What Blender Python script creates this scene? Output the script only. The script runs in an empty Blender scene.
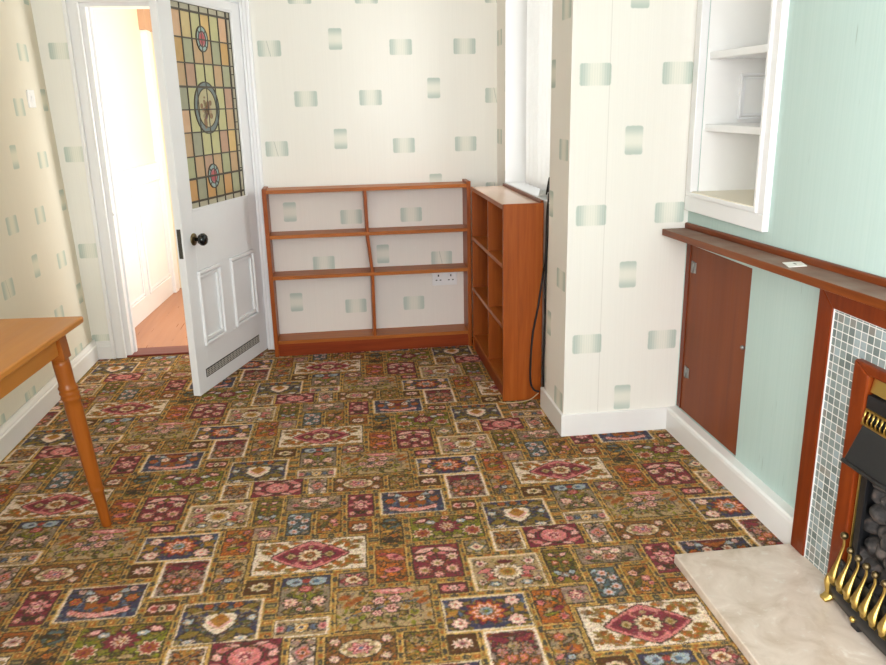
import bpy, bmesh, math, random
import numpy as np
from mathutils import Vector, Matrix

C = bpy.context.scene.collection
PI = math.pi

# ------------------------------------------------------------------ colour
def lin(c):
    return tuple(((v/255)/12.92 if v/255 <= .04045 else ((v/255+.055)/1.055)**2.4) for v in c)

# ------------------------------------------------------------------ objects
def tag(o, label=None, cat=None, group=None, kind=None):
    if label: o['label'] = label
    if cat: o['category'] = cat
    if group: o['group'] = group
    if kind: o['kind'] = kind
    return o

def thing(name, label, cat, loc=(0, 0, 0), rotz=0.0, group=None):
    o = bpy.data.objects.new(name, None)
    C.objects.link(o)
    o.location = loc
    o.rotation_euler = (0, 0, rotz)
    o.empty_display_size = .05
    return tag(o, label, cat, group)

class MB:
    """collects shapes; build() links them as one mesh object"""
    def __init__(self):
        self.bm = bmesh.new()
    def _join(self, b, mi=0, smooth=False):
        for f in b.faces:
            f.material_index = mi
            f.smooth = smooth
        me = bpy.data.meshes.new('tmp')
        b.to_mesh(me); b.free()
        self.bm.from_mesh(me)
        bpy.data.meshes.remove(me)
    def box(self, lo, hi, bev=0.0, mi=0, M=None, seg=2):
        b = bmesh.new()
        bmesh.ops.create_cube(b, size=1)
        for v in b.verts:
            v.co = Vector([lo[i] + (v.co[i]+.5)*(hi[i]-lo[i]) for i in range(3)])
        if bev > 0:
            bmesh.ops.bevel(b, geom=b.edges[:], offset=bev, segments=seg, profile=.5, affect='EDGES')
        if M is not None: b.transform(M)
        bmesh.ops.recalc_face_normals(b, faces=b.faces[:])
        self._join(b, mi)
        return self
    def prism(self, pts, axis, a, b_, bev=0.0, mi=0, smooth=False):
        """polygon pts in the plane across 'axis' swept from a to b_ along it"""
        b = bmesh.new()
        def co(p, t):
            if axis == 'x': return (t, p[0], p[1])
            if axis == 'y': return (p[0], t, p[1])
            return (p[0], p[1], t)
        v0 = [b.verts.new(co(p, a)) for p in pts]
        v1 = [b.verts.new(co(p, b_)) for p in pts]
        n = len(pts)
        b.faces.new(v0); b.faces.new(v1[::-1])
        for i in range(n):
            b.faces.new([v0[i], v0[(i+1) % n], v1[(i+1) % n], v1[i]])
        bmesh.ops.recalc_face_normals(b, faces=b.faces[:])
        if bev > 0:
            bmesh.ops.bevel(b, geom=b.edges[:], offset=bev, segments=2, profile=.5, affect='EDGES')
        self._join(b, mi, smooth)
        return self
    def lathe(self, prof, M=None, n=24, mi=0, smooth=True):
        """prof: (radius, z) pairs"""
        b = bmesh.new()
        rings = []
        for r, z in prof:
            rings.append([b.verts.new((r*math.cos(2*PI*k/n), r*math.sin(2*PI*k/n), z)) for k in range(n)])
        for i in range(len(rings)-1):
            for k in range(n):
                b.faces.new([rings[i][k], rings[i][(k+1) % n], rings[i+1][(k+1) % n], rings[i+1][k]])
        b.faces.new(rings[0][::-1]); b.faces.new(rings[-1])
        bmesh.ops.remove_doubles(b, verts=b.verts[:], dist=1e-6)
        bmesh.ops.recalc_face_normals(b, faces=b.faces[:])
        if M is not None: b.transform(M)
        self._join(b, mi, smooth)
        return self
    def ball(self, c, r, mi=0, s=(1, 1, 1)):
        b = bmesh.new()
        bmesh.ops.create_uvsphere(b, u_segments=18, v_segments=12, radius=r)
        for v in b.verts:
            v.co = Vector((v.co.x*s[0]+c[0], v.co.y*s[1]+c[1], v.co.z*s[2]+c[2]))
        self._join(b, mi, True)
        return self
    def tube(self, pts, r, n=10, mi=0, sec=None):
        """round tube (or section 'sec' of (a,b) offsets) along pts; r one radius or a list"""
        pts = [Vector(p) for p in pts]
        b = bmesh.new()
        rings = []
        for i, p in enumerate(pts):
            t = (pts[min(i+1, len(pts)-1)] - pts[max(i-1, 0)]).normalized()
            up = Vector((0, 0, 1)) if abs(t.z) < .9 else Vector((0, 1, 0))
            a = t.cross(up).normalized(); c = a.cross(t).normalized()
            rr = r[i] if isinstance(r, (list, tuple)) else r
            if sec:
                rings.append([b.verts.new(p + a*s[0]*rr + c*s[1]*rr) for s in sec])
            else:
                rings.append([b.verts.new(p + a*rr*math.cos(2*PI*k/n) + c*rr*math.sin(2*PI*k/n)) for k in range(n)])
        m = len(rings[0])
        for i in range(len(rings)-1):
            for k in range(m):
                b.faces.new([rings[i][k], rings[i][(k+1) % m], rings[i+1][(k+1) % m], rings[i+1][k]])
        b.faces.new(rings[0][::-1]); b.faces.new(rings[-1])
        bmesh.ops.recalc_face_normals(b, faces=b.faces[:])
        self._join(b, mi, True)
        return self
    def faces(self, verts, faces, mi=0, smooth=False):
        b = bmesh.new()
        vs = [b.verts.new(v) for v in verts]
        for f in faces: b.faces.new([vs[i] for i in f])
        self._join(b, mi, smooth)
        return self
    def build(self, name, mats, parent=None, off=(0, 0, 0), kind=None, label=None):
        if off != (0, 0, 0):
            for v in self.bm.verts: v.co -= Vector(off)
        me = bpy.data.meshes.new(name)
        self.bm.to_mesh(me); self.bm.free()
        for m in (mats if isinstance(mats, (list, tuple)) else [mats]): me.materials.append(m)
        o = bpy.data.objects.new(name, me)
        C.objects.link(o)
        if parent is not None: o.parent = parent
        if kind: o['kind'] = kind
        if label: o['label'] = label
        return o

def wall(name, axis, c, back, us, vs, holes, mat, warp=None):
    """a wall of real thickness from plane c to plane back, with rectangular openings"""
    U = sorted(set([us[0], us[1]] + [h[i] for h in holes for i in (0, 1)]))
    V = sorted(set([vs[0], vs[1]] + [h[i] for h in holes for i in (2, 3)]))
    def solid(i, j):
        if i < 0 or j < 0 or i >= len(U)-1 or j >= len(V)-1: return False
        u = (U[i]+U[i+1])/2; v = (V[j]+V[j+1])/2
        return not any(h[0] < u < h[1] and h[2] < v < h[3] for h in holes)
    b = bmesh.new()
    def P(u, v, d):
        p = (d, u, v) if axis == 'x' else (u, d, v)
        return warp(p) if warp else p
    G = {}
    def gv(i, j, s):
        if (i, j, s) not in G: G[(i, j, s)] = b.verts.new(P(U[i], V[j], back if s else c))
        return G[(i, j, s)]
    for i in range(len(U)-1):
        for j in range(len(V)-1):
            if not solid(i, j): continue
            for s in (0, 1):
                b.faces.new([gv(i, j, s), gv(i+1, j, s), gv(i+1, j+1, s), gv(i, j+1, s)])
            for (di, dj, e) in ((-1, 0, ((0, 0), (0, 1))), (1, 0, ((1, 0), (1, 1))), (0, -1, ((0, 0), (1, 0))), (0, 1, ((0, 1), (1, 1)))):
                if not solid(i+di, j+dj):
                    (a0, a1), (b0, b1) = e
                    b.faces.new([gv(i+a0, j+a1, 0), gv(i+b0, j+b1, 0), gv(i+b0, j+b1, 1), gv(i+a0, j+a1, 1)])
    bmesh.ops.recalc_face_normals(b, faces=b.faces[:])
    mb = MB(); mb._join(b)
    return mb.build(name, mat, kind='structure')

# ------------------------------------------------------------------ node helpers
class NT:
    def __init__(self, name):
        self.m = bpy.data.materials.new(name)
        self.m.use_nodes = True
        self.t = self.m.node_tree
        self.t.nodes.clear()
        self.out = self.t.nodes.new('ShaderNodeOutputMaterial')
    def n(self, typ, **k):
        nd = self.t.nodes.new('ShaderNode'+typ)
        for a, v in k.items(): setattr(nd, a, v)
        return nd
    def l(self, a, b): self.t.links.new(a, b)
    def put(self, sock, v):
        if isinstance(v, X): self.l(v.s, sock)
        elif isinstance(v, bpy.types.NodeSocket): self.l(v, sock)
        else: sock.default_value = v
    def mix(self, fac, a, b, blend='MIX'):
        nd = self.n('Mix', data_type='RGBA', blend_type=blend)
        self.put(nd.inputs[0], fac)
        for i, v in ((6, a), (7, b)):
            if isinstance(v, tuple): v = tuple(v)+(1,) if len(v) == 3 else v
            self.put(nd.inputs[i], v)
        return nd.outputs[2]
    def noise(self, vec, scale, detail=2, rough=.5, dist=0):
        nd = self.n('TexNoise')
        if vec is not None: self.l(vec, nd.inputs['Vector'])
        nd.inputs['Scale'].default_value = scale
        nd.inputs['Detail'].default_value = detail
        nd.inputs['Roughness'].default_value = rough
        nd.inputs['Distortion'].default_value = dist
        return X(self, nd.outputs['Fac'])
    def mapped(self, vec, scale=(1, 1, 1), rot=(0, 0, 0)):
        nd = self.n('Mapping')
        nd.inputs['Scale'].default_value = scale
        nd.inputs['Rotation'].default_value = rot
        self.l(vec, nd.inputs['Vector'])
        return nd.outputs[0]
    def ramp(self, fac, stops):
        nd = self.n('ValToRGB')
        self.put(nd.inputs[0], fac)
        el = nd.color_ramp.elements
        while len(el) < len(stops): el.new(.5)
        for e, (p, c) in zip(el, stops):
            e.position = p; e.color = tuple(c)+(1,)
        return nd.outputs[0]
    def bsdf(self, col, rough=.5, metal=0, spec=.5, coat=0, bump=None, bstr=.2, bdist=.002, trans=0, sheen=0):
        b = self.n('BsdfPrincipled')
        if isinstance(col, tuple): col = tuple(col)+(1,) if len(col) == 3 else col
        self.put(b.inputs['Base Color'], col)
        self.put(b.inputs['Roughness'], rough)
        b.inputs['Metallic'].default_value = metal
        b.inputs['Specular IOR Level'].default_value = spec
        b.inputs['Coat Weight'].default_value = coat
        b.inputs['Coat Roughness'].default_value = .15
        b.inputs['Sheen Weight'].default_value = sheen
        if bump is not None:
            bp = self.n('Bump')
            bp.inputs['Strength'].default_value = bstr
            bp.inputs['Distance'].default_value = bdist
            self.put(bp.inputs['Height'], bump)
            self.l(bp.outputs[0], b.inputs['Normal'])
        self.l(b.outputs[0], self.out.inputs[0])
        return b
    def pos(self):
        s = self.n('SeparateXYZ'); g = self.n('NewGeometry')
        self.l(g.outputs['Position'], s.inputs[0])
        return X(self, s.outputs[0]), X(self, s.outputs[1]), X(self, s.outputs[2])
    def world(self):
        return self.n('NewGeometry').outputs['Position']
    def objc(self):
        return self.n('TexCoord').outputs['Object']

class X:
    """a math expression made of node sockets"""
    def __init__(self, nt, s): self.nt = nt; self.s = s
    def op(self, o, *a):
        nd = self.nt.n('Math', operation=o)
        self.nt.l(self.s, nd.inputs[0])
        for i, v in enumerate(a): self.nt.put(nd.inputs[i+1], v)
        return X(self.nt, nd.outputs[0])
    def __add__(self, o): return self.op('ADD', o)
    __radd__ = __add__
    def __sub__(self, o): return self.op('SUBTRACT', o)
    def __rsub__(self, o): return (self*-1.0) + o
    def __mul__(self, o): return self.op('MULTIPLY', o)
    __rmul__ = __mul__
    def __truediv__(self, o): return self.op('DIVIDE', o)
    def floor(self): return self.op('FLOOR')
    def abs(self): return self.op('ABSOLUTE')
    def max(self, o): return self.op('MAXIMUM', o)
    def min(self, o): return self.op('MINIMUM', o)
    def mod(self, o): return self.op('FLOORED_MODULO', o)
    def lt(self, o): return self.op('LESS_THAN', o)
    def pow(self, o): return self.op('POWER', o)
    def clamp(self):
        nd = self.nt.n('Clamp'); self.nt.l(self.s, nd.inputs[0]); return X(self.nt, nd.outputs[0])
    def smooth(self, lo, hi):
        nd = self.nt.n('MapRange', interpolation_type='SMOOTHSTEP')
        self.nt.l(self.s, nd.inputs[0])
        nd.inputs[1].default_value = lo; nd.inputs[2].default_value = hi
        return X(self.nt, nd.outputs[0])

# ------------------------------------------------------------------ materials
def plain(name, rgb, rough=.5, metal=0, spec=.5, coat=0, var=0.05, nscale=12):
    nt = NT(name)
    f = nt.noise(nt.world(), nscale, 3)
    c = lin(rgb)
    col = nt.mix(f, tuple(v*(1-var) for v in c), tuple(min(1, v*(1+var)) for v in c))
    nt.bsdf(col, rough, metal, spec, coat)
    return nt.m

def wallpaper(name, horiz, x0, z0, dz=.263, colw=.35, toff=.03, base=(236, 233, 220), flip=1.0, seam=None):
    """cream paper with faint vertical ribbing and rows of rounded green-grey blocks:
    two lying ones, then a standing one, each row shifted half a repeat"""
    nt = NT(name)
    x, y, z = nt.pos()
    u = (x if horiz == 'x' else y)*flip
    r = ((z - z0)/dz + .5).floor()
    zl = z - z0 - r*dz
    up = u - x0*flip - r.mod(2.0)*(1.5*colw)
    c = (up/colw + .5).floor()
    ul = up - c*colw
    isT = c.mod(3.0).lt(.5)
    wob = nt.noise(nt.world(), 60, 2) - .5
    def rect(hw, hh, zz):
        a = ul.abs() - (hw-.010); b = zz.abs() - (hh-.010)
        d = (a.max(0.0).pow(2.0) + b.max(0.0).pow(2.0)).pow(.5) + a.max(b).min(0.0) + wob*.004
        return 1.0 - d.smooth(.007, .0125)
    W = rect(.062, .041, zl)
    zt = zl - toff
    T = rect(.036, .055, zt)
    gw = (ul.abs()/.062).smooth(.12, .95)
    gt = (zt.abs()/.055).smooth(.12, .95)
    fine = ((u*620.0).op('SINE'))*.12
    mask = isT*T*(gt*.95+.05) + (1.0-isT)*W*(gw*.95+.05+fine*.8)
    edge = isT*T + (1.0-isT)*W
    rib = nt.noise(nt.mapped(nt.world(), (260, 260, 2.2)), 1.0, 2)
    blot = nt.noise(nt.world(), 1.7, 3)
    b = lin(base)
    col = nt.mix(rib, tuple(v*.965 for v in b), tuple(min(1, v*1.03) for v in b))
    col = nt.mix(blot*.18, col, lin((230, 224, 206)))
    col = nt.mix(edge*.28, col, lin((216, 222, 200)))
    col = nt.mix((mask*.60).clamp(), col, lin((150, 176, 168)))
    split = (ul + zl*.22 + .004).abs().lt(.0016)*(1.0-isT)*W*((c*7.31 + r*3.17).op('SINE').lt(.25))
    col = nt.mix(split*.45, col, lin((120, 136, 128)))
    if seam is not None:
        col = nt.mix((u - seam).abs().lt(.0016)*.22, col, lin((150, 146, 132)))
    nt.bsdf(col, .75, spec=.25, bump=rib, bstr=.12, bdist=.001)
    return nt.m

def wood(name, dark, mid, light, grain='z', rough=.35, coat=.2, gs=1.0, space='obj'):
    nt = NT(name)
    v = nt.objc()
    s = {'x': (1.2, 22, 22), 'y': (22, 1.2, 22), 'z': (22, 22, 1.2)}[grain]
    s = tuple(a*gs for a in s)
    f1 = nt.noise(nt.mapped(v, s), 1.0, 4, .6, .6)
    f2 = nt.noise(nt.mapped(v, tuple(a*5 for a in s)), 1.0, 2, .6)
    f = (f1*.75 + f2*.25)
    col = nt.ramp(f, [(.25, lin(dark)), (.5, lin(mid)), (.78, lin(light))])
    blot = nt.noise(v, 3.0, 2)
    col = nt.mix(blot*.35, col, lin(dark))
    nt.bsdf(col, f2*.18+(rough-.03), spec=.22, coat=coat*.35, bump=f2, bstr=.08, bdist=.001)
    return nt.m

MAT = {}
MAT['gloss_white'] = plain('painted_white', (238, 239, 240), .28, spec=.5, var=.02)
MAT['matt_white'] = plain('matt_white', (240, 240, 238), .7, spec=.3, var=.02)
MAT['skirt'] = plain('skirting_white', (236, 236, 234), .35, var=.04, nscale=9)
MAT['ceiling'] = plain('ceiling_white', (240, 240, 236), .85, spec=.2, var=.02)
MAT['plastic'] = plain('white_plastic', (236, 236, 236), .3, var=.01)
MAT['slot'] = plain('dark_slot', (50, 50, 52), .5)
MAT['black'] = plain('satin_black', (26, 27, 29), .42, var=.2)
MAT['black_gloss'] = plain('gloss_black', (16, 17, 19), .12, var=.1)
MAT['cable'] = plain('black_cable', (28, 28, 30), .45)
MAT['wire'] = plain('beige_wire', (196, 170, 130), .5)
MAT['brass'] = plain('brass', (214, 184, 104), .36, metal=1, var=.12)
MAT['old_brass'] = plain('aged_brass', (120, 105, 75), .4, metal=1, var=.25, nscale=60)
MAT['steel'] = plain('dull_steel', (150, 150, 148), .45, metal=.8, var=.2, nscale=80)
MAT['iron'] = plain('worn_iron', (96, 94, 88), .45, metal=.8, var=.3, nscale=80)
MAT['lead'] = plain('lead_came', (86, 80, 68), .5, metal=.2, var=.2)
MAT['grille_grey'] = plain('grille_grey', (196, 192, 182), .4, var=.2, nscale=60)
MAT['mahogany'] = wood('mahogany_veneer', (118, 54, 14), (160, 80, 24), (182, 104, 40), 'z', .36, .25)
MAT['mahogany_x'] = wood('mahogany_veneer_long', (138, 74, 24), (176, 100, 38), (194, 120, 52), 'x', .36, .25)
MAT['mahogany_y'] = wood('mahogany_veneer_deep', (132, 68, 22), (168, 92, 34), (186, 112, 48), 'y', .33, .3)
MAT['plinth'] = wood('mahogany_plinth', (100, 36, 8), (142, 56, 16), (164, 76, 26), 'x', .36, .25)
MAT['surround'] = wood('mahogany_surround', (84, 30, 4), (118, 46, 10), (142, 64, 20), 'z', .3, .35)
MAT['surround_y'] = wood('mahogany_surround_long', (84, 34, 10), (122, 58, 22), (148, 78, 34), 'y', .34, .3)
MAT['hatch'] = wood('brown_ply', (108, 48, 14), (128, 62, 22), (140, 74, 30), 'z', .42, .15, .5)
MAT['pine'] = wood('varnished_pine', (180, 114, 48), (198, 130, 60), (210, 146, 74), 'y', .3, .35, .6)
MAT['pine_leg'] = wood('varnished_pine_leg', (128, 66, 18), (154, 84, 26), (176, 104, 40), 'z', .28, .4, .6)
MAT['laminate'] = wood('hall_laminate', (160, 100, 66), (182, 124, 88), (196, 140, 104), 'y', .25, .2, .5)
MAT['threshold'] = wood('threshold_wood', (96, 40, 34), (128, 62, 52), (146, 80, 66), 'x', .35, .2)

PAPER_BASE = (239, 238, 231)
MAT['paper_back'] = wallpaper('wallpaper_back', 'x', .038, 1.685, .2635, .355, .045, PAPER_BASE)
MAT['paper_pier'] = wallpaper('wallpaper_pier', 'x', 1.162, 1.7455, .2675, .327, .02, PAPER_BASE, seam=1.055)
MAT['paper_side_lit'] = wallpaper('wallpaper_side_lit', 'y', 3.31, 1.46, .2635, .35, .03, (246, 243, 236))  # same paper, base lightened to paint brightness onto the dim side faces
MAT['paper_left_shaded'] = wallpaper('wallpaper_left_shaded', 'y', 4.02, 1.147, .259, .35, .035, (224, 218, 201))  # same paper, the left wall's dull shade put into its base colour
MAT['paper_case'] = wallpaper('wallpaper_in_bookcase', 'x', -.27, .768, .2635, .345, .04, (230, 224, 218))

def green_paper():
    nt = NT('green_vinyl_paper')
    rib = nt.noise(nt.mapped(nt.world(), (150, 150, 1.6)), 1.0, 3)
    blot = nt.noise(nt.world(), 1.6, 3)
    crack = nt.noise(nt.mapped(nt.world(), (70, 70, 4.0)), 1.0, 3)
    col = nt.mix(rib, lin((176, 203, 197)), lin((193, 214, 209)))
    col = nt.mix(blot*.3, col, lin((198, 212, 205)))
    col = nt.mix(crack.smooth(.72, .77)*.7, col, lin((140, 160, 150)))
    nt.bsdf(col, .7, spec=.25, bump=rib, bstr=.25, bdist=.001)
    return nt.m
MAT['green'] = green_paper()

def tile_mat():
    nt = NT('mosaic_tile')
    x, y, z = nt.pos()
    s = .0262
    a = (y + .0107)/s; b = (z + .0105)/.0240
    fa = a - a.floor(); fb = b - b.floor()
    g = (fa-.5).abs().max((fb-.5).abs())
    grout = g.smooth(.425, .462)
    cmb = nt.n('CombineXYZ')
    nt.put(cmb.inputs[0], a.floor()); nt.put(cmb.inputs[1], b.floor())
    wn = nt.n('TexWhiteNoise', noise_dimensions='2D')
    nt.l(cmb.outputs[0], wn.inputs['Vector'])
    col = nt.ramp(X(nt, wn.outputs['Value']), [(0, lin((108, 122, 120))), (.35, lin((134, 148, 146))), (.7, lin((150, 166, 166))), (.9, lin((168, 186, 192))), (1, lin((140, 138, 130)))])
    mot = nt.noise(nt.world(), 90, 3)
    col = nt.mix(mot*.5, col, lin((112, 118, 114)))
    col = nt.mix(grout, col, lin((226, 226, 222)))
    nt.bsdf(col, grout*.5+.2, coat=.2, bump=1.0-grout, bstr=.5, bdist=.002)
    return nt.m
MAT['tile'] = tile_mat()

def marble():
    nt = NT('cream_marble')
    w = nt.world()
    f = nt.noise(w, 9, 5, .6, .8)
    g = nt.noise(w, 34, 4, .6, .4)
    col = nt.ramp(f, [(.3, lin((194, 176, 156))), (.48, lin((212, 197, 182))), (.62, lin((222, 208, 194))), (.72, lin((240, 234, 224)))])
    col = nt.mix(g.smooth(.58, .7)*.5, col, lin((226, 222, 212)))
    col = nt.mix(g.smooth(.30, .2)*.4, col, lin((188, 170, 146)))
    nt.bsdf(col, .3, spec=.5)
    return nt.m
MAT['marble'] = marble()

def coal_mat():
    nt = NT('ceramic_coal')
    f = nt.noise(nt.objc(), 40, 4)
    col = nt.ramp(f, [(.3, lin((34, 33, 33))), (.55, lin((68, 64, 62))), (.75, lin((108, 94, 86)))])
    nt.bsdf(col, .8, spec=.3, bump=f, bstr=.5, bdist=.004)
    return nt.m
MAT['coal'] = coal_mat()

def pane_mat():
    nt = NT('window_pane')
    tr = nt.n('BsdfTransparent'); gl = nt.n('BsdfGlossy')
    gl.inputs['Roughness'].default_value = .03
    fr = nt.n('Fresnel'); fr.inputs[0].default_value = 1.45
    mx = nt.n('MixShader')
    nt.l(fr.outputs[0], mx.inputs[0]); nt.l(tr.outputs[0], mx.inputs[1]); nt.l(gl.outputs[0], mx.inputs[2])
    nt.l(mx.outputs[0], nt.out.inputs[0])
    return nt.m
MAT['pane'] = pane_mat()

def thin_cloth(name, rgb, t=.5):
    nt = NT(name)
    d = nt.n('BsdfDiffuse'); tl = nt.n('BsdfTranslucent'); mx = nt.n('MixShader')
    f = nt.noise(nt.world(), 60, 2)
    c = lin(rgb)
    col = nt.mix(f, tuple(v*.94 for v in c), c)
    nt.l(col, d.inputs[0]); nt.l(col, tl.inputs[0])
    mx.inputs[0].default_value = t
    nt.l(d.outputs[0], mx.inputs[1]); nt.l(tl.outputs[0], mx.inputs[2])
    nt.l(mx.outputs[0], nt.out.inputs[0])
    return nt.m
MAT['net'] = thin_cloth('white_net', (244, 244, 242), .45)
MAT['sheet'] = thin_cloth('white_plastic_sheet', (238, 240, 240), .4)

def stained(name, rgb):
    nt = NT(name)
    b = nt.n('BsdfPrincipled'); tl = nt.n('BsdfTranslucent'); mx = nt.n('MixShader')
    f = nt.noise(nt.objc(), 26, 3)
    c = lin(rgb)
    col = nt.mix(f, tuple(v*.9 for v in c), tuple(min(1, v*1.1) for v in c))
    nt.l(col, b.inputs['Base Color']); nt.l(col, tl.inputs[0])
    b.inputs['Roughness'].default_value = .22
    mx.inputs[0].default_value = .35
    nt.l(b.outputs[0], mx.inputs[1]); nt.l(tl.outputs[0], mx.inputs[2])
    nt.l(mx.outputs[0], nt.out.inputs[0])
    return nt.m

# ------------------------------------------------------------------ the carpet: one woven repeat, drawn tuft by tuft
PX, PY = .945, .957                        # width of the repeat, length of the repeat (each column drops by half)
NX, NY = 360, 364
def carpet_cell():
    rng = np.random.RandomState(5)
    K = dict(bur=(112, 36, 58), mar=(82, 30, 44), pink=(200, 120, 122), lpink=(222, 176, 168), cream=(214, 202, 170), white=(222, 214, 192),
             navy=(46, 52, 84), blue=(74, 98, 128), lblue=(150, 176, 186), teal=(66, 92, 100), gold=(186, 142, 66), dgold=(160, 116, 50),
             olive=(116, 102, 46), green=(112, 122, 36), dgreen=(66, 76, 42), orange=(186, 102, 38), rust=(144, 82, 40), brown=(108, 70, 36), tan=(128, 90, 48),
             beige=(164, 146, 108), dark=(44, 40, 38), mauve=(146, 128, 120), grey=(128, 120, 104), red=(146, 60, 62), dbrown=(70, 44, 30))
    IMG = np.zeros((NY, NX, 3)); XX, YY = np.meshgrid((np.arange(NX)+.5)/NX*PX, (np.arange(NY)+.5)/NY*PY)
    # one seamless drawing surface: coordinates relative to the white medallion; wraps by the half-drop lattice
    def wrap(cx, cy):
        """offsets of every tuft from the point (cx,cy), nearest lattice copy"""
        best = None
        for i in (-1, 0, 1, 2):
            for j in (-2, -1, 0, 1, 2):
                dx = XX - cx - i*PX; dy = YY - cy + i*PY/2 - j*PY
                d = np.maximum(np.abs(dx)/.22, np.abs(dy)/.12)
                if best is None: best = [d, dx.copy(), dy.copy()]
                else:
                    m = d < best[0]
                    best[0][m] = d[m]; best[1][m] = dx[m]; best[2][m] = dy[m]
        return best[1], best[2]
    UPR = np.zeros((NY, NX), bool)          # the band here runs up and down
    DIST = np.full((NY, NX), 9.0)          # distance to the nearest panel
    class Panel:
        def __init__(s, x0, x1, y0, y1, ground, line=None, lw=.0065):
            s.cx, s.cy = (x0+x1)/2, (y0+y1)/2
            s.w, s.h = (x1-x0)/2, (y1-y0)/2
            s.dx, s.dy = wrap(s.cx, s.cy)
            ex = np.abs(s.dx)-s.w; ey = np.abs(s.dy)-s.h; e = np.maximum(ex, ey)
            near = e < DIST; UPR[near] = (ex > ey)[near]
            np.minimum(DIST, e, out=DIST)
            s.m = e < 0
            IMG[s.m] = K['dark'] if not line else K[line]
            s.i = e < (-lw if line else -.003)
            IMG[s.i] = K[ground]
            s.ground = ground
        def paint(s, mask, col):
            IMG[mask & s.i] = K[col] if isinstance(col, str) else col
        def disc(s, x, y, rx, ry, col, out=None, sym=False):
            for sx in ((1, -1) if sym else (1,)):
                q = ((s.dx-sx*x)/rx)**2 + ((s.dy-y)/ry)**2
                if out: s.paint(((s.dx-sx*x)/(rx+.004))**2 + ((s.dy-y)/(ry+.004))**2 < 1, out)
                s.paint(q < 1, col)
            return s
        def flower(s, x, y, r, n, cols, asp=1.0, ph=0.0, sym=False, out='dark', dep=.28):
            for sx in ((1, -1) if sym else (1,)):
                a = s.dx-sx*x; b = (s.dy-y)/asp
                rr = np.hypot(a, b); th = np.arctan2(b, a*sx)
                lob = 1-dep*(.5-.5*np.cos(n*th+ph))
                if out: s.paint(rr < (r+.0045)*lob, out)
                f = 1.0
                for c in cols:
                    s.paint(rr < r*f*lob, c); f -= 1.0/len(cols)
            return s
        def leaf(s, x, y, ln, wd, ang, col, sym=False, out='dark'):
            for sx in ((1, -1) if sym else (1,)):
                ca, sa = math.cos(ang), math.sin(ang)
                a = (s.dx-sx*x)*sx; b = s.dy-y
                t = (a*ca+b*sa)/ln; v = np.abs(-a*sa+b*ca)
                pr = wd*np.clip(1-t*t, 0, 1)
                if out: s.paint((np.abs(t) < 1.1) & (v < pr+.0032), out)
                s.paint((np.abs(t) < 1) & (v < pr), col)
            return s
        def line(s, x0, y0, x1, y1, wd, col, bend=0.0, sym=False):
            for sx in ((1, -1) if sym else (1,)):
                a = (s.dx*sx-x0); b = s.dy-y0
                L = math.hypot(x1-x0, y1-y0); ux, uy = (x1-x0)/L, (y1-y0)/L
                t = (a*ux+b*uy)/L; v = -a*uy+b*ux - bend*np.sin(np.clip(t, 0, 1)*PI)
                s.paint((t > 0) & (t < 1) & (np.abs(v) < wd), col)
            return s
        def lozenge(s, x, y, rx, ry, col, pw=1.0):
            s.paint((np.abs(s.dx-x)/rx)**pw + (np.abs(s.dy-y)/ry)**pw < 1, col); return s
        def ground_fill(s, cols, n, seed, r=(.006, .013), sym=True):
            g = np.random.RandomState(seed)
            for k in range(int(n*1.7)):
                x = g.uniform(0 if sym else -s.w, s.w-.01); y = g.uniform(-s.h+.01, s.h-.01)
                c = cols[g.randint(len(cols))]
                if g.rand() < .55: s.leaf(x, y, g.uniform(.010, .022), g.uniform(.004, .008), g.uniform(0, PI), c, sym, out='dark' if g.rand() < .32 else None)
                else: s.flower(x, y, g.uniform(*r), 5, [c, cols[g.randint(len(cols))]], sym=sym, out='dark' if g.rand() < .3 else None)
            return s
    # ---- the white medallion panel
    p = Panel(-.180, .182, -.094, .097, 'white')
    g = np.random.RandomState(3)
    for (x, y, a) in ((.120, .050, 1.2), (.122, -.048, -1.2), (.150, .066, .2), (.150, -.060, -.2), (.112, .072, -.4), (.108, -.070, .4), (.138, .030, .5), (.140, -.028, -.5), (.085, .058, .8), (.084, -.056, -.8), (.055, .080, .1), (.055, -.078, -.1)):
        p.leaf(x, y, .020, .0088, a, 'rust' if g.rand() < .6 else 'brown', True, out='olive')
        p.leaf(x+.012, y+.004, .013, .005, a+1.2, 'olive' if g.rand() < .6 else 'grey', True, out=None)
        p.disc(x-.006, y-.003, .006, .005, 'orange', sym=True)
    for sgn in (1, -1):
        p.line(.040, sgn*.084, .172, sgn*.045, .0018, 'grey', .01*sgn, True)
    p.lozenge(0, 0, .128, .088, 'dark', 1.18).lozenge(0, 0, .122, .083, 'pink', 1.18).lozenge(0, 0, .112, .075, 'bur', 1.12)
    p.lozenge(0, .045, .046, .026, 'pink', 1.4).lozenge(0, -.045, .046, .026, 'pink', 1.4).lozenge(0, .042, .036, .02, 'bur', 1.4).lozenge(0, -.042, .036, .02, 'bur', 1.4)
    p.flower(.062, 0, .017, 4, ['beige', 'olive'], sym=True).disc(0, .05, .009, .008, 'beige').disc(0, -.05, .009, .008, 'beige')
    p.flower(0, 0, .040, 12, ['cream', 'cream', 'rust', 'brown', 'rust'], .92, dep=.2).disc(0, 0, .009, .009, 'beige').disc(0, 0, .004, .004, 'dark')
    # ---- row below the medallion
    p = Panel(-.186, -.098, -.193, -.117, 'dbrown')
    p.flower(0, 0, .032, 8, ['cream', 'cream', 'olive', 'dark'], .68, out=None, dep=.2)
    p = Panel(-.076, .070, -.306, -.117, 'grey')
    p.paint(p.dy > .045, 'navy'); p.ground_fill(['olive', 'dgreen', 'beige', 'green', 'olive', 'dgreen', 'lpink'], 34, 11)
    p.paint((p.dy > .046) & (np.abs(p.dx) > .02), 'navy')
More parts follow.
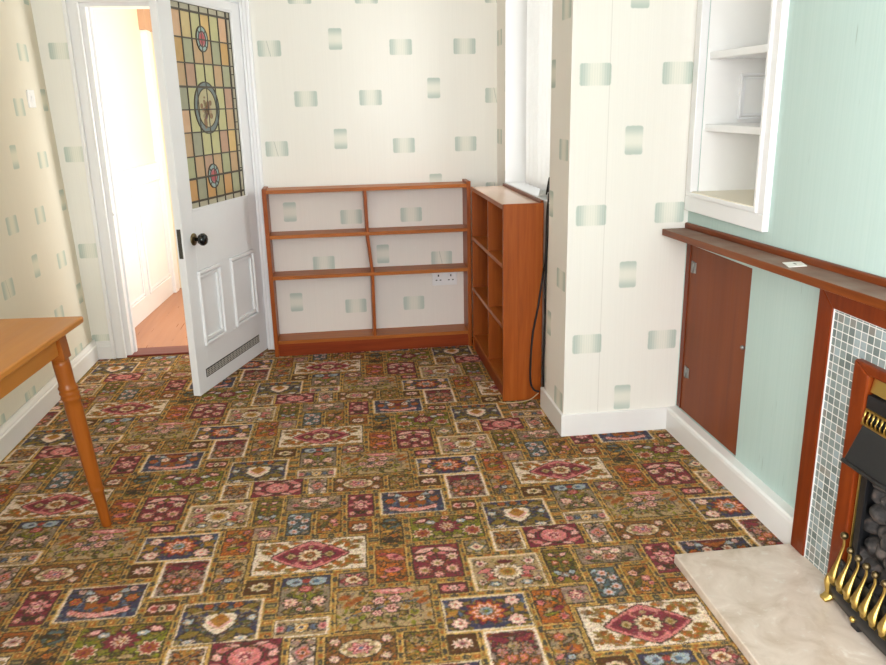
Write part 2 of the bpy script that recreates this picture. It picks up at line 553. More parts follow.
    p.disc(.034, .066, .025, .020, 'lblue', 'dark', True).disc(.030, .066, .010, .008, 'blue', None, True).disc(.050, .074, .011, .009, 'lblue', None, True).disc(0, .070, .012, .011, 'red')
    p.flower(0, .028, .023, 9, ['red', 'pink', 'rust'], .8).flower(.040, -.034, .022, 8, ['lpink', 'cream', 'pink'], sym=True).flower(.012, -.07, .012, 6, ['cream', 'pink'], sym=True).leaf(.02, -.01, .022, .007, .6, 'green', True)
    p = Panel(-.080, .070, -.405, -.325, 'beige', 'white')
    p.flower(0, 0, .026, 8, ['cream', 'gold', 'cream', 'navy'], .9).leaf(.034, 0, .016, .013, .3, 'blue', True).flower(.058, 0, .017, 6, ['mauve', 'pink', 'bur'], 1.3, sym=True).leaf(.03, .022, .014, .004, .2, 'grey', True, None).leaf(.03, -.022, .014, .004, -.2, 'grey', True, None)
    p = Panel(.094, .184, -.193, -.117, 'mauve')
    p.ground_fill(['bur', 'grey', 'pink'], 8, 4).lozenge(0, 0, .036, .026, 'bur', 1.2).lozenge(0, 0, .026, .021, 'cream', 1.4).flower(0, 0, .012, 6, ['rust', 'dark'], out=None)
    # ---- navy heart panel
    p = Panel(-.349, -.122, -.402, -.212, 'navy', 'cream', .006)
    p.ground_fill(['olive', 'blue', 'olive', 'teal', 'dgreen', 'grey'], 40, 21)
    p.leaf(.075, .058, .030, .013, .4, 'olive', True).leaf(.074, -.05, .030, .014, -.4, 'olive', True).leaf(.028, -.074, .026, .010, .5, 'olive', True)
    p.flower(.042, .072, .014, 6, ['orange', 'red', 'brown'], sym=True).flower(0, .074, .014, 6, ['orange', 'rust', 'brown'])
    p.flower(.088, .008, .016, 5, ['lblue', 'cream'], sym=True).flower(.070, -.080, .020, 6, ['white', 'lblue'], .5, sym=True).line(.02, .05, .10, .03, .003, 'beige', .01, True)
    p.lozenge(0, -.012, .052, .056, 'dark', 1.1); p.lozenge(0, -.010, .047, .050, 'white', 1.15).disc(.023, .016, .024, .020, 'white', None, True).lozenge(0, .000, .034, .036, 'lpink', 1.2).lozenge(0, .006, .027, .031, 'dgold', 1.2).disc(0, .016, .010, .009, 'rust')
    # ---- big beige panel of blossom
    p = Panel(.090, .366, -.401, -.212, 'beige')
    p.ground_fill(['olive', 'grey', 'dgreen', 'beige', 'green', 'dgold'], 70, 31, sym=False)
    p.line(-.12, -.04, .12, .03, .0025, 'blue', .012).line(.02, -.08, .05, .08, .002, 'dbrown', .01).line(-.05, -.05, .00, .06, .002, 'dbrown')
    for (x, y) in ((-.115, .062), (-.100, .030), (-.078, .048), (.100, .05), (.112, .02)): p.leaf(x, y, .022, .012, .5, 'rust', out=None)
    p.leaf(.028, .078, .062, .015, -.08, 'pink', out=None).leaf(.028, .080, .040, .006, -.08, 'lpink', out=None)
    for (x, y, r) in ((-.015, .035, .020), (.032, .040, .020), (.020, -.004, .022), (-.020, -.024, .016), (-.052, .000, .016)): p.flower(x, y, r, 6, ['lpink', 'lpink', 'bur', 'cream'])
    p.flower(.085, -.03, .022, 7, ['beige', 'green', 'dgreen']).flower(-.09, -.05, .022, 7, ['beige', 'green', 'olive'])
    # ---- orange, gold, magenta, green
    p = Panel(.208, .304, -.185, .005, 'rust')
    p.ground_fill(['orange', 'rust', 'brown', 'dgold', 'orange', 'orange'], 34, 41)
    p.leaf(.012, .045, .036, .017, -.5, 'pink').disc(.018, .046, .010, .008, 'bur').leaf(.006, -.028, .030, .014, .15, 'pink').disc(.004, -.026, .011, .007, 'bur').leaf(-.024, .062, .018, .009, .3, 'red').disc(-.026, -.064, .010, .007, 'pink')
    p = Panel(.228, .306, .026, .200, 'dgold')
    p.ground_fill(['olive', 'dgreen', 'dark', 'gold', 'dgold', 'teal'], 30, 51)
    p.leaf(-.01, .052, .03, .007, -.2, 'dark').leaf(.012, .028, .026, .006, .3, 'teal').leaf(-.006, -.05, .026, .010, .4, 'dark', out=None).flower(.010, -.03, .013, 5, ['orange', 'rust']).leaf(-.012, 0, .024, .008, .2, 'gold')
    p = Panel(.324, .479, -.182, .008, 'bur')
    p.ground_fill(['mar', 'bur', 'red'], 14, 61)
    p.leaf(.036, .064, .036, .012, -.35, 'lpink', True).leaf(.014, .046, .026, .009, -.5, 'pink', True).leaf(0, .060, .014, .010, 1.57, 'olive').flower(.050, .020, .021, 7, ['lpink', 'cream', 'olive'], sym=True).flower(.044, -.048, .025, 8, ['pink', 'lpink', 'beige', 'olive'], sym=True).flower(.0, -.012, .021, 8, ['lpink', 'cream', 'olive']).flower(0, -.074, .018, 7, ['pink', 'lpink', 'red'])
    p = Panel(.334, .576, .036, .190, 'green')
    p.ground_fill(['olive', 'dgreen', 'green', 'green'], 30, 71)
    p.flower(0, .008, .050, 10, ['bur', 'mar', 'bur'], .85).flower(0, .008, .031, 10, ['lpink', 'cream', 'rust', 'cream'], .9, out=None, dep=.5).flower(.085, -.030, .038, 9, ['cream', 'red', 'rust', 'bur'], .9, sym=True, dep=.35).leaf(.082, .052, .032, .014, -.35, 'mar', True).leaf(.084, .052, .022, .009, -.35, 'lpink', True, None).flower(.052, .038, .018, 6, ['lblue', 'white'], .7, sym=True).flower(0, .064, .014, 5, ['lpink', 'rust']).leaf(.03, -.06, .024, .008, .1, 'beige', True)
    # ---- small ones
    p = Panel(.391, .478, -.266, -.211, 'mar')
    p.leaf(.020, 0, .020, .016, .3, 'pink', True).flower(0, 0, .015, 6, ['lpink', 'mauve'])
    p = Panel(.498, .575, -.066, .016, 'beige')
    p.ground_fill(['olive', 'beige', 'grey'], 10, 8).lozenge(0, 0, .034, .034, 'teal', .9).lozenge(0, 0, .026, .026, 'cream', .9).flower(0, 0, .011, 6, ['pink', 'dark'], out=None)
    p = Panel(.594, .696, -.058, .066, 'beige', 'white')
    p.ground_fill(['grey', 'mauve', 'beige', 'dgold'], 16, 81).flower(0, .012, .022, 6, ['navy', 'gold', 'dark'], dep=.6).flower(.024, -.004, .016, 6, ['rust', 'beige'], sym=True).leaf(.024, .034, .016, .006, .8, 'rust', True).leaf(.015, -.038, .018, .006, .9, 'mauve', True)
    # ---- navy sunflower
    p = Panel(.390, .636, -.446, -.290, 'navy', 'cream', .006)
    p.leaf(.075, .0, .055, .020, .7, 'olive', True, None).leaf(.080, -.062, .04, .012, .1, 'olive', True, None).leaf(.095, .005, .030, .010, -.5, 'dgold', True, None).ground_fill(['olive', 'blue', 'olive'], 12, 91)
    p.flower(0, .004, .064, 10, ['bur', 'orange', 'lpink', 'rust', 'blue', 'teal'], .92, dep=.3).flower(0, .006, .020, 8, ['lblue', 'teal', 'green'], out=None)
    p.flower(.082, .046, .023, 7, ['lpink', 'white', 'pink'], sym=True).flower(.080, -.042, .026, 8, ['lpink', 'white', 'pink'], sym=True)
    # ---- beige rosette
    p = Panel(.500, .720, -.266, -.088, 'beige', 'cream')
    p.ground_fill(['beige', 'olive', 'mauve', 'grey'], 20, 101)
    p.leaf(.052, -.006, .028, .014, 1.0, 'pink', True).leaf(.068, .012, .026, .010, -.4, 'pink', True).leaf(.05, -.026, .030, .008, -.5, 'red', True, None).flower(0, .0, .050, 14, ['white', 'white', 'beige', 'gold', 'olive', 'rust'], .9, dep=.2).disc(0, .056, .028, .010, 'mar').flower(.076, .052, .019, 6, ['white', 'lpink', 'bur'], sym=True).flower(.048, -.060, .018, 6, ['lblue', 'white'], .7, sym=True).flower(.084, -.048, .013, 5, ['white', 'pink', 'dark'], sym=True).flower(0, -.064, .014, 5, ['mauve', 'lpink'])
    # ---- orange lily, beige lily
    p = Panel(.656, .750, -.444, -.284, 'rust')
    p.ground_fill(['orange', 'orange', 'rust', 'dgold', 'orange'], 26, 111, sym=False)
    p.leaf(-.01, .040, .030, .008, -.4, 'beige').leaf(-.02, .048, .02, .006, .8, 'olive').leaf(-.016, -.030, .022, .009, 1.1, 'beige').leaf(-.01, -.036, .024, .006, .2, 'green').flower(-.028, .018, .013, 5, ['pink', 'red']).flower(.022, -.050, .015, 6, ['pink', 'red']).flower(.024, .060, .012, 5, ['pink', 'rust']).leaf(.018, -.012, .018, .010, .4, 'bur').leaf(.012, .03, .030, .004, -1.2, 'dgreen', out=None)
    p = Panel(.656, .752, -.650, -.470, 'beige')
    p.ground_fill(['olive', 'beige', 'dgold', 'dgreen', 'grey'], 30, 121, sym=False)
    p.flower(-.014, .058, .020, 8, ['rust', 'pink', 'orange']).flower(.012, .008, .027, 10, ['rust', 'orange', 'red'], .8).flower(.014, -.058, .022, 8, ['dgold', 'gold', 'olive']).flower(0, -.024, .012, 5, ['lblue', 'mauve']).line(-.03, -.08, .01, .02, .002, 'navy', .006).leaf(-.03, -.02, .020, .006, .6, 'pink')
    # ---- navy bird panel, white daisy, pink-grey panel
    p = Panel(.237, .467, .226, .395, 'navy', 'cream', .006)
    p.paint(np.abs(p.dx) < .050 - .2*(p.dy < 0)*np.abs(p.dy), 'rust'); p.ground_fill(['blue', 'navy', 'teal', 'blue'], 18, 131)
    p.paint((np.abs(p.dx) < .046) & (p.dy > -.02), 'rust'); p.leaf(0, .07, .06, .010, 0, 'mar', out=None).leaf(.018, .03, .022, .012, .9, 'mar', True, None).flower(0, .012, .020, 6, ['bur', 'mar']).flower(.034, .022, .019, 7, ['white', 'lpink', 'rust'], sym=True).flower(.080, .012, .019, 6, ['orange', 'red', 'dgold'], sym=True).leaf(.058, .055, .026, .010, .3, 'lblue', True).flower(.075, .060, .013, 6, ['lpink', 'mauve'], sym=True)
    p.line(-.085, -.040, .085, -.040, .016, 'dark', -.022).line(-.085, -.038, .085, -.038, .011, 'pink', -.022)
    for q in (-.075, -.05, -.025, 0, .025, .05, .075): p.flower(q, -.040-.022*math.cos(q*18), .013, 5, ['lpink', 'pink'], out=None)
    p = Panel(.388, .469, .424, .503, 'dbrown')
    p.flower(0, 0, .031, 10, ['white', 'lpink', 'mauve', 'bur'], .72, out=None, dep=.35)
    p = Panel(.489, .634, .312, .504, 'mauve', 'white')
    p.ground_fill(['grey', 'mauve', 'rust', 'bur', 'mauve', 'grey'], 30, 141)
    p.leaf(.030, .058, .034, .014, .5, 'bur', True).leaf(.018, .076, .032, .009, .1, 'mar', True).flower(0, .030, .017, 6, ['beige', 'mauve', 'olive']).flower(.036, .006, .016, 6, ['pink', 'mauve', 'rust'], sym=True).flower(.014, -.020, .020, 7, ['rust', 'pink', 'dgold'], sym=True).flower(.042, -.036, .016, 6, ['rust', 'pink'], sym=True).flower(.026, -.066, .016, 6, ['rust', 'lpink', 'red'], sym=True).leaf(.012, -.05, .02, .004, .9, 'dark', True, None)
    p = Panel(.490, .577, .222, .290, 'dbrown')
    p.disc(.018, 0, .021, .018, 'lpink', None, True).disc(.019, 0, .013, .010, 'red', None, True).disc(0, 0, .009, .016, 'cream', 'dark').disc(0, 0, .004, .009, 'dgreen')
    # ---- row above
    p = Panel(.119, .213, .226, .394, 'bur')
    p.ground_fill(['mar', 'bur', 'red'], 10, 151)
    p.flower(0, .004, .034, 8, ['pink', 'lpink', 'bur', 'lpink', 'beige'], 1.1).leaf(.030, .004, .014, .010, 0, 'pink', True).flower(.028, .060, .013, 5, ['pink', 'lpink'], sym=True).flower(.030, -.056, .015, 6, ['pink', 'lpink', 'gold'], sym=True).leaf(.012, -.05, .018, .006, .9, 'dark', True).leaf(.012, .05, .018, .006, -.9, 'mar', True)
    p = Panel(.121, .204, .112, .200, 'rust')
    p.ground_fill(['brown', 'rust'], 8, 161).flower(0, 0, .029, 8, ['white', 'lpink', 'mauve', 'bur'], .85, dep=.3)
    p = Panel(-.090, -.008, .130, .282, 'teal')
    for (x, y) in ((-.004, .046), (.022, .020), (-.022, .012), (.018, -.024), (-.012, -.050)): p.flower(x, y, .019, 6, ['lblue', 'lpink', 'rust'])
    p.leaf(-.024, .060, .016, .006, .5, 'lblue').leaf(.024, -.060, .016, .006, .5, 'grey').leaf(-.026, -.018, .016, .005, 1.2, 'grey')
    p = Panel(.014, .098, .130, .282, 'dgold')
    p.ground_fill(['olive', 'brown', 'dgold', 'rust', 'dgreen'], 20, 171, sym=False)
    p.flower(-.016, .034, .015, 5, ['lpink', 'rust']).flower(.014, .004, .015, 6, ['pink', 'lpink']).flower(-.006, -.050, .017, 6, ['lpink', 'orange', 'rust'], .7).leaf(.014, .046, .022, .008, .8, 'dark').leaf(-.016, -.016, .024, .007, 1.0, 'dgreen').flower(.022, -.022, .010, 5, ['pink', 'red'])
    p = Panel(-.100, .096, .304, .398, 'grey')
    p.ground_fill(['mauve', 'grey', 'beige', 'grey'], 26, 181).flower(0, -.012, .027, 9, ['lpink', 'rust', 'pink'], .8).flower(.030, .018, .020, 7, ['white', 'lpink'], .8, sym=True).flower(.066, -.010, .020, 7, ['mauve', 'pink', 'bur'], .8, sym=True).leaf(0, .034, .03, .008, 0, 'lpink').leaf(.05, -.032, .022, .006, .2, 'dgreen', True)
    p = Panel(-.209, -.116, .216, .402, 'olive')
    p.ground_fill(['olive', 'green', 'dgreen', 'dgold', 'olive'], 34, 191)
    p.leaf(.016, .062, .018, .007, .5, 'lpink', True).flower(0, .050, .010, 5, ['red', 'rust']).flower(.018, .018, .013, 6, ['rust', 'lpink'], sym=True).line(0, -.03, 0, .05, .003, 'dgreen').leaf(.018, -.040, .020, .009, .8, 'lblue', True).flower(0, -.050, .014, 6, ['mauve', 'lblue']).flower(.022, -.068, .012, 5, ['pink', 'rust'], sym=True)
    p = Panel(-.200, -.116, .114, .200, 'mauve')
    p.ground_fill(['grey', 'mauve', 'beige'], 10, 201).flower(0, 0, .029, 8, ['bur', 'lpink', 'pink', 'cream', 'bur'], .9, dep=.45, out=None)
    p = Panel(-.238, -.052, .424, .555, 'bur')
    p.ground_fill(['mar', 'bur', 'mar'], 12, 211)
    p.leaf(.060, .034, .030, .011, -.5, 'pink', True).leaf(.062, -.034, .030, .011, .5, 'pink', True).leaf(.074, .006, .018, .012, 1.0, 'lpink', True).disc(0, 0, .048, .044, 'dark').disc(0, 0, .044, .040, 'pink').flower(0, 0, .036, 9, ['pink', 'lpink', 'bur', 'lpink'], .85, out=None, dep=.4).leaf(.036, .050, .022, .006, .3, 'lpink', True).leaf(.036, -.052, .022, .006, -.3, 'lpink', True)
    p = Panel(-.031, .040, .424, .545, 'white')
    p.ground_fill(['grey', 'beige', 'lpink'], 8, 221).flower(0, 0, .028, 4, ['mauve', 'pink', 'rust', 'mauve'], 1.3, ph=PI/4).disc(.020, .040, .010, .009, 'mauve', None, True).disc(.020, -.040, .010, .009, 'mauve', None, True).flower(0, 0, .010, 5, ['lpink', 'dark'], out=None)
    p = Panel(.064, .252, .424, .540, 'tan')
    p.ground_fill(['brown', 'rust', 'brown', 'olive', 'tan'], 20, 231).disc(0, 0, .055, .036, 'cream', 'dark').flower(0, 0, .052, 8, ['beige', 'cream', 'cream'], .7, out=None).flower(0, 0, .036, 6, ['pink', 'lpink', 'bur', 'lpink', 'blue'], .7, dep=.4).flower(.070, .034, .015, 6, ['lpink', 'cream', 'mauve'], sym=True).flower(.068, -.036, .015, 6, ['lpink', 'cream', 'mauve'], sym=True)
    p = Panel(.274, .368, .418, .532, 'olive')
    p.ground_fill(['olive', 'dgold', 'green', 'rust', 'beige', 'dgreen'], 36, 241).flower(.018, .02, .014, 6, ['beige', 'olive'], sym=True).flower(0, -.020, .014, 6, ['rust', 'lpink'])
    # ---- loose strokes woven over every panel
    ins = DIST < -.008
    g = np.random.RandomState(77)
    st = [K[q] for q in ('dark', 'olive', 'brown', 'beige', 'dgold', 'dgreen', 'grey', 'rust', 'dbrown', 'mauve')]
    for k in range(5200):
        y, x = g.randint(NY), g.randint(NX)
        a = g.uniform(0, PI); L = g.randint(0, 4)
        colr = st[g.randint(len(st))]
        for t in range(-L, L+1):
            yy = int(round(y+t*math.sin(a)*.8)) % NY; xx = int(round(x+t*math.cos(a)))
            if 0 <= xx < NX and ins[yy, xx]: IMG[yy, xx] = IMG[yy, xx]*.42 + np.array(colr)*.58
    # ---- the gold bands between the panels
    out = DIST >= 0
    band = np.zeros((NY, NX, 3)); band[:] = (146, 122, 64)
    U = XX/(PX/36); V = YY/(PY/36)
    fu = U-np.floor(U)-.5; fv = V-np.floor(V)-.5
    al = np.where(UPR, V, U); fa = al-np.floor(al)-.5; par = np.floor(al).astype(int) % 2
    mid = DIST > .0060
    band[mid & (par == 0) & (np.abs(fa) < .42)] = (52, 54, 54)
    band[(DIST > .0105) & (par == 0) & (np.abs(fa) < .16)] = (132, 126, 84)
    band[(DIST > .0075) & (par == 1) & (np.abs(fa) < .26)] = (150, 84, 38)
    band[(DIST > .0115) & (par == 1) & (np.abs(fa) < .10)] = (206, 176, 100)
    band[DIST < .0050] = (198, 166, 92)
    band[DIST < .0016] = (84, 72, 46)
    IMG[out] = band[out]
    # wool: tufts stray into their neighbours, and each has its own shade
    jy = np.clip(np.round(rng.normal(0, .42, (NY, NX))), -2, 2).astype(int); jx = np.clip(np.round(rng.normal(0, .42, (NY, NX))), -2, 2).astype(int)
    iy, ix = np.mgrid[0:NY, 0:NX]
    IMG = IMG[(iy+jy) % NY, np.clip(ix+jx, 0, NX-1)]
    IMG *= 1 + .13*rng.normal(0, 1, (NY, NX, 1))
    IMG += rng.normal(0, 7, (NY, NX, 3))
    B = np.pad(IMG, ((1, 1), (1, 1), (0, 0)), 'edge')
    IMG = .56*B[1:-1, 1:-1] + .07*(B[:-2, 1:-1]+B[2:, 1:-1]+B[1:-1, :-2]+B[1:-1, 2:]) + .04*(B[:-2, :-2]+B[2:, 2:]+B[2:, :-2]+B[:-2, 2:])
    IMG = IMG*.86 + .14*np.array((128, 104, 72))
    IMG = IMG*np.array((1.13, 1.07, 1.08))
    c = np.clip(IMG, 4, 250)/255.0
    return np.where(c <= .04045, c/12.92, ((c+.055)/1.055)**2.4)

def make_floor():
    cell = carpet_cell()
    X0, X1, Y0, Y1 = -1.62, 1.50, -1.60, 4.625
    # rows of tufts: fine where the carpet is laid in view
    ys = [Y0, -.6, .4, .9]
    y = 1.15
    while y < Y1:
        ys.append(y); y += .0032 + .0012*max(0, y-1.8)
    ys.append(Y1)
    ys = np.array(ys); xs = np.arange(X0, X1+.0029, .0029)
    nx, ny = len(xs), len(ys)
    gx, gy = np.meshgrid(xs, ys)
    th = .0245                                            # the carpet is laid very slightly askew
    rx, ry = gx+.151, gy-2.281
    u = rx*math.cos(th)-ry*math.sin(th); v = rx*math.sin(th)+ry*math.cos(th)
    i = np.floor(u/PX); uu = u-i*PX
    vv = np.mod(v+i*PY/2, PY)
    ix = np.clip((uu/PX*NX).astype(int), 0, NX-1); iy = np.clip((vv/PY*NY).astype(int), 0, NY-1)
    col = cell[iy, ix]
    rng = np.random.RandomState(9)
    col = col*(1+.05*rng.normal(0, 1, col.shape[:2]+(1,)))
    co = np.stack([gx, gy, np.zeros_like(gx)], -1).reshape(-1, 3).astype(np.float32)
    a = (np.arange(ny-1)[:, None]*nx + np.arange(nx-1)[None]).ravel()
    quads = np.stack([a, a+1, a+nx+1, a+nx], -1).astype(np.int32)
    me = bpy.data.meshes.new('floor')
    me.vertices.add(len(co)); me.vertices.foreach_set('co', co.ravel())
    me.loops.add(quads.size); me.loops.foreach_set('vertex_index', quads.ravel())
    me.polygons.add(len(quads)); me.polygons.foreach_set('loop_start', np.arange(0, quads.size, 4, dtype=np.int32))
    me.update()
    at = me.color_attributes.new('weave', 'FLOAT_COLOR', 'POINT')
    at.data.foreach_set('color', np.concatenate([np.clip(col, 0, 1), np.ones(col.shape[:2]+(1,))], -1).astype(np.float32).ravel())
    nt = NT('patterned_carpet')
    an = nt.n('Attribute', attribute_name='weave')
    f = nt.noise(nt.world(), 330, 2)
    wear = nt.noise(nt.world(), 1.3, 3)
    cc = nt.mix(f*.20, an.outputs['Color'], nt.mix(.5, an.outputs['Color'], (.03, .026, .018)))
    cc = nt.mix(wear*.12, cc, lin((150, 130, 84)))
    nt.bsdf(cc, .95, spec=.1, bump=f, bstr=.35, bdist=.004)
    me.materials.append(nt.m)
    o = bpy.data.objects.new('floor', me); C.objects.link(o)
    return tag(o, 'wall to wall carpet of ornate multicoloured patchwork panels', kind='structure')
make_floor()

# ------------------------------------------------------------------ room shell
XL, YB, XP, YP, XR, XW = -1.463, 4.603, .905, 3.053, 1.405, .932
YREAR, ZC = -1.6, 2.42
def lean(p):                                   # the old left wall is a little out of true
    x, y, z = p
    return (x + (y-3)*.014 - z*.030, y, z)

wall('wall_left', 'x', XL, XL-.12, (YREAR, YB), (0, ZC), [(-1.15, .45, .75, 2.15)], MAT['paper_left_shaded'], lean)
wall('wall_back', 'y', YB, YB+.12, (XL-.12, XW), (0, ZC), [(-1.262, -.456, -1, 1.918)], MAT['paper_back'])
wall('wall_window', 'x', XW, XW+.26, (3.345, YB+.12), (0, ZC), [(3.375, 4.375, .95, 2.15)], MAT['paper_side_lit'])
wall('wall_pier', 'y', YP, YP+.292, (XP, XR+.30), (0, ZC), [], MAT['paper_pier'])
# the pier's return is papered with the run that turns the corner
MB().faces([(XP-.0012, YP, .0), (XP-.0012, 3.335, .0), (XP-.0012, 3.335, ZC), (XP-.0012, YP, ZC),
            (XP+.03, YP+.002, .0), (XP+.03, 3.335, .0), (XP+.03, 3.335, ZC), (XP+.03, YP+.002, ZC)],
           [(0, 3, 2, 1), (4, 5, 6, 7), (1, 2, 6, 5), (0, 4, 7, 3), (3, 7, 6, 2), (0, 1, 5, 4)]).build('wall_pier_return', MAT['paper_side_lit'], kind='structure')
NICHE = (2.497, 2.984, 1.028, 2.00)
wall('wall_right', 'x', XR, XR+.30, (YREAR, YP), (0, ZC), [NICHE, (1.19, 1.79, .03, .675), (2.517, 3.0515, .1045, .816)], MAT['green'])
wall('wall_rear', 'y', YREAR, YREAR-.25, (XL-.25, XR+.3), (0, ZC), [(-.9, 1.15, .75, 2.2)], MAT['paper_back'])
MB().box((XL-.35, YREAR-.25, ZC), (XR+.3, YB+.12, ZC+.1)).build('ceiling', MAT['ceiling'], kind='structure')
# back of the wall recesses
MB().box((XR+.28, 2.4, .1), (XR+.33, 3.05, 2.1)).build('wall_recess_back', MAT['matt_white'], kind='structure')

def skirting(name, p0, p1, nrm, h=.112, t=.018, label=None, ext=0):
    """moulded skirting board from p0 to p1, face along nrm"""
    prof = [(0, 0), (t, 0), (t, h*.72), (t*.72, h*.76), (t*.72, h*.82), (t*.45, h*.92), (t*.35, h), (0, h)]
    a = Vector((p0[0], p0[1], 0)); b = Vector((p1[0], p1[1], 0)); n = Vector((nrm[0], nrm[1], 0))
    vs = [a + n*q[0] + Vector((0, 0, q[1])) for q in prof] + [b + n*q[0] + Vector((0, 0, q[1])) for q in prof]
    k = len(prof)
    fs = [tuple(range(k)), tuple(range(2*k-1, k-1, -1))] + [(i, (i+1) % k, k+(i+1) % k, k+i) for i in range(k)]
    mb = MB(); bb = bmesh.new(); V = [bb.verts.new(v) for v in vs]
    for f in fs: bb.faces.new([V[i] for i in f])
    bmesh.ops.recalc_face_normals(bb, faces=bb.faces[:])
    mb._join(bb)
    return mb.build(name, MAT['skirt'], kind='structure')
skirting('baseboard_left', (XL-.064+.004, YREAR), (XL+.0225+.003, YB), (1, -.014), .117, .020)
skirting('baseboard_back', (XL+.02, YB), (-1.340, YB), (0, -1), .105, .018)
# pier: front and return, one mitred board each
def plainboard(name, lo, hi): return MB().box(lo, hi, .004).build(name, MAT['skirt'], kind='structure')
plainboard('baseboard_pier', (XP-.011, YP-.011, 0), (XR-.02, YP+.02, .100))
plainboard('baseboard_pier_return', (XP-.012, YP-.0105, 0), (XP+.006, 3.400, .1005))
MB().prism([(XR+.001, 0), (XR+.001, .104), (XR-.033, .102), (XR-.0405, .096), (XR-.043, .085), (XR-.043, 0)], 'y', 2.052, YP-.002).build('baseboard_right', MAT['skirt'], kind='structure')

# ------------------------------------------------------------------ doorway and hall
tr = MB()
tr.box((-1.318, YB-.018, 0), (-1.276, YB+.002, 1.932), .002).box((-1.340, YB-.032, 0), (-1.318, YB+.001, 1.992), .006).box((-1.276, YB-.026, 0), (-1.262, YB+.002, 1.918), .005)
tr.box((-.440, YB-.018, 0), (-.424, YB+.002, 1.932), .002).box((-.424, YB-.032, 0), (-.402, YB+.001, 1.992), .006).box((-.456, YB-.022, 0), (-.440, YB+.002, 1.918), .004)
tr.box((-1.318, YB-.018, 1.932), (-.424, YB+.002, 1.970), .002).box((-1.318, YB-.032, 1.970), (-.424, YB+.001, 1.992), .006).box((-1.276, YB-.026, 1.918), (-.440, YB+.002, 1.932), .004)
tr.box((-1.262, YB-.004, 0), (-1.234, YB+.125, 1.900), .002)          # jambs and head lining
tr.box((-.472, YB-.004, 0), (-.456, YB+.125, 1.900), .002)
tr.box((-1.262, YB-.004, 1.900), (-.456, YB+.125, 1.918), .002)
tr.box((-1.234, YB+.050, 0), (-1.222, YB+.085, 1.90), .002)
tr.build('trim_1', MAT['gloss_white'], kind='structure')
MB().ball((-1.232, YB-.001, .828), .006, 0, (1, .8, 1.3)).build('strike_catch', MAT['plastic'], None, kind='structure')
MB().box((-1.262, YB-.012, .000), (-.456, YB+.135, .012), .003).build('trim_2', MAT['threshold'], kind='structure')

HL0, HL1 = -1.395, -1.318                       # the hall's left wall runs very slightly inward
MB().box((-1.75, YB+.12, -.05), (.35, 6.75, 0)).build('floor_hall', MAT['laminate'], kind='structure')
def hallwall(y): return HL0 + (y-5.2)/(6.42-5.2)*(HL1-HL0)
MAT['hall_paper'] = plain('hall_cream_wall', (244, 232, 206), .8, spec=.2, var=.02, nscale=5)
b = [(hallwall(4.72), 4.72), (hallwall(6.45), 6.45), (-1.7, 6.45), (-1.7, 4.72)]
MB().prism(b, 'z', 0, 2.42).build('wall_hall_left', MAT['hall_paper'], kind='structure')
MB().box((-1.75, 6.44, 0), (.35, 6.56, 2.42)).build('wall_hall_end', MAT['hall_paper'], kind='structure')
wall('wall_hall_right', 'x', .0, .12, (YB+.12, 6.44), (0, 2.42), [(4.75, 5.55, .7, 2.2)], MAT['hall_paper'])
MB().box((-1.75, YB+.12, 2.42), (.35, 6.56, 2.5)).build('ceiling_hall', MAT['ceiling'], kind='structure')
def moulding(mb, x0, x1, z0, z1, y, w=.022, d=.012, mi=0, sgn=-1):
    """a raised rectangular moulding: outer bead and inner bead"""
    for (o, ww, dd) in ((0, w*.45, d), (w*.55, w*.45, d*.65)):
        a0, a1, c0, c1 = x0+o, x1-o, z0+o, z1-o
        ya, yb = sorted((y, y+sgn*dd))
        mb.box((a0, ya, c0+ww), (a0+ww, yb, c1-ww), ww*.3, mi); mb.box((a1-ww, ya, c0+ww), (a1, yb, c1-ww), ww*.3, mi)
        mb.box((a0, ya, c0), (a1, yb, c0+ww), ww*.3, mi); mb.box((a0, ya, c1-ww), (a1, yb, c1), ww*.3, mi)
    return mb
# white panelled dado along the hall's left wall, with the casing of an opening at its end
HA = math.atan2(1.0, (HL1-HL0)/1.22)
dd = thing('trim_3', None, None, (hallwall(4.76), 4.76, 0), HA); dd['kind'] = 'structure'
MB().box((0, -.022, 0), (1.50, .004, .98), .003).box((0, -.034, .98), (1.50, .004, 1.005), .005).build('dado', MAT['gloss_white'], dd)
for (a, b_) in ((.10, .80), (.90, 1.475)):
    moulding(MB(), a, b_, .135, .90, -.022, .036, .013).build('panel_moulding', MAT['gloss_white'], dd)
MB().box((1.505, -.045, 0), (1.60, .004, 1.93), .006).box((1.60, -.030, 0), (1.675, .004, 1.93), .004).build('casing', MAT['gloss_white'], dd)
MAT['beige'] = plain('beige_header', (198, 160, 134), .7, var=.03)
MB().box((1.49, -.045, 1.93), (1.69, .004, 2.41), .004).build('header', MAT['beige'], dd)

# ------------------------------------------------------------------ the open door with its leaded light
DA = 1.2286
door = thing('door_1', 'white panelled door standing open with leaded stained glass and black knob', None, (-.456, 4.592, 0), math.atan2(-math.sin(DA), -math.cos(DA)))
door['kind'] = 'structure'
# local axes: +x from the hinge to the free edge, +y out of the face that looks into the room
DW, DH, DT = .811, 1.905, .037
gx0, gx1, gz0, gz1 = .090, .704, .908, 1.864
lf = MB()
def rail(x0, x1, z0, z1): lf.box((x0, -DT, z0), (x1, 0, z1), .0015)
rail(0, gx0, .008, DH); rail(gx1, DW, .008, DH); rail(gx0, gx1, gz1, DH)
rail(gx0, gx1, .62, gz0); rail(gx0, gx1, .008, .235)
rail(.372, .486, .235, .62)
for (a, b_) in ((gx0, .372), (.486, gx1)): lf.box((a-.001, -DT+.010, .234), (b_+.001, -.010, .621))
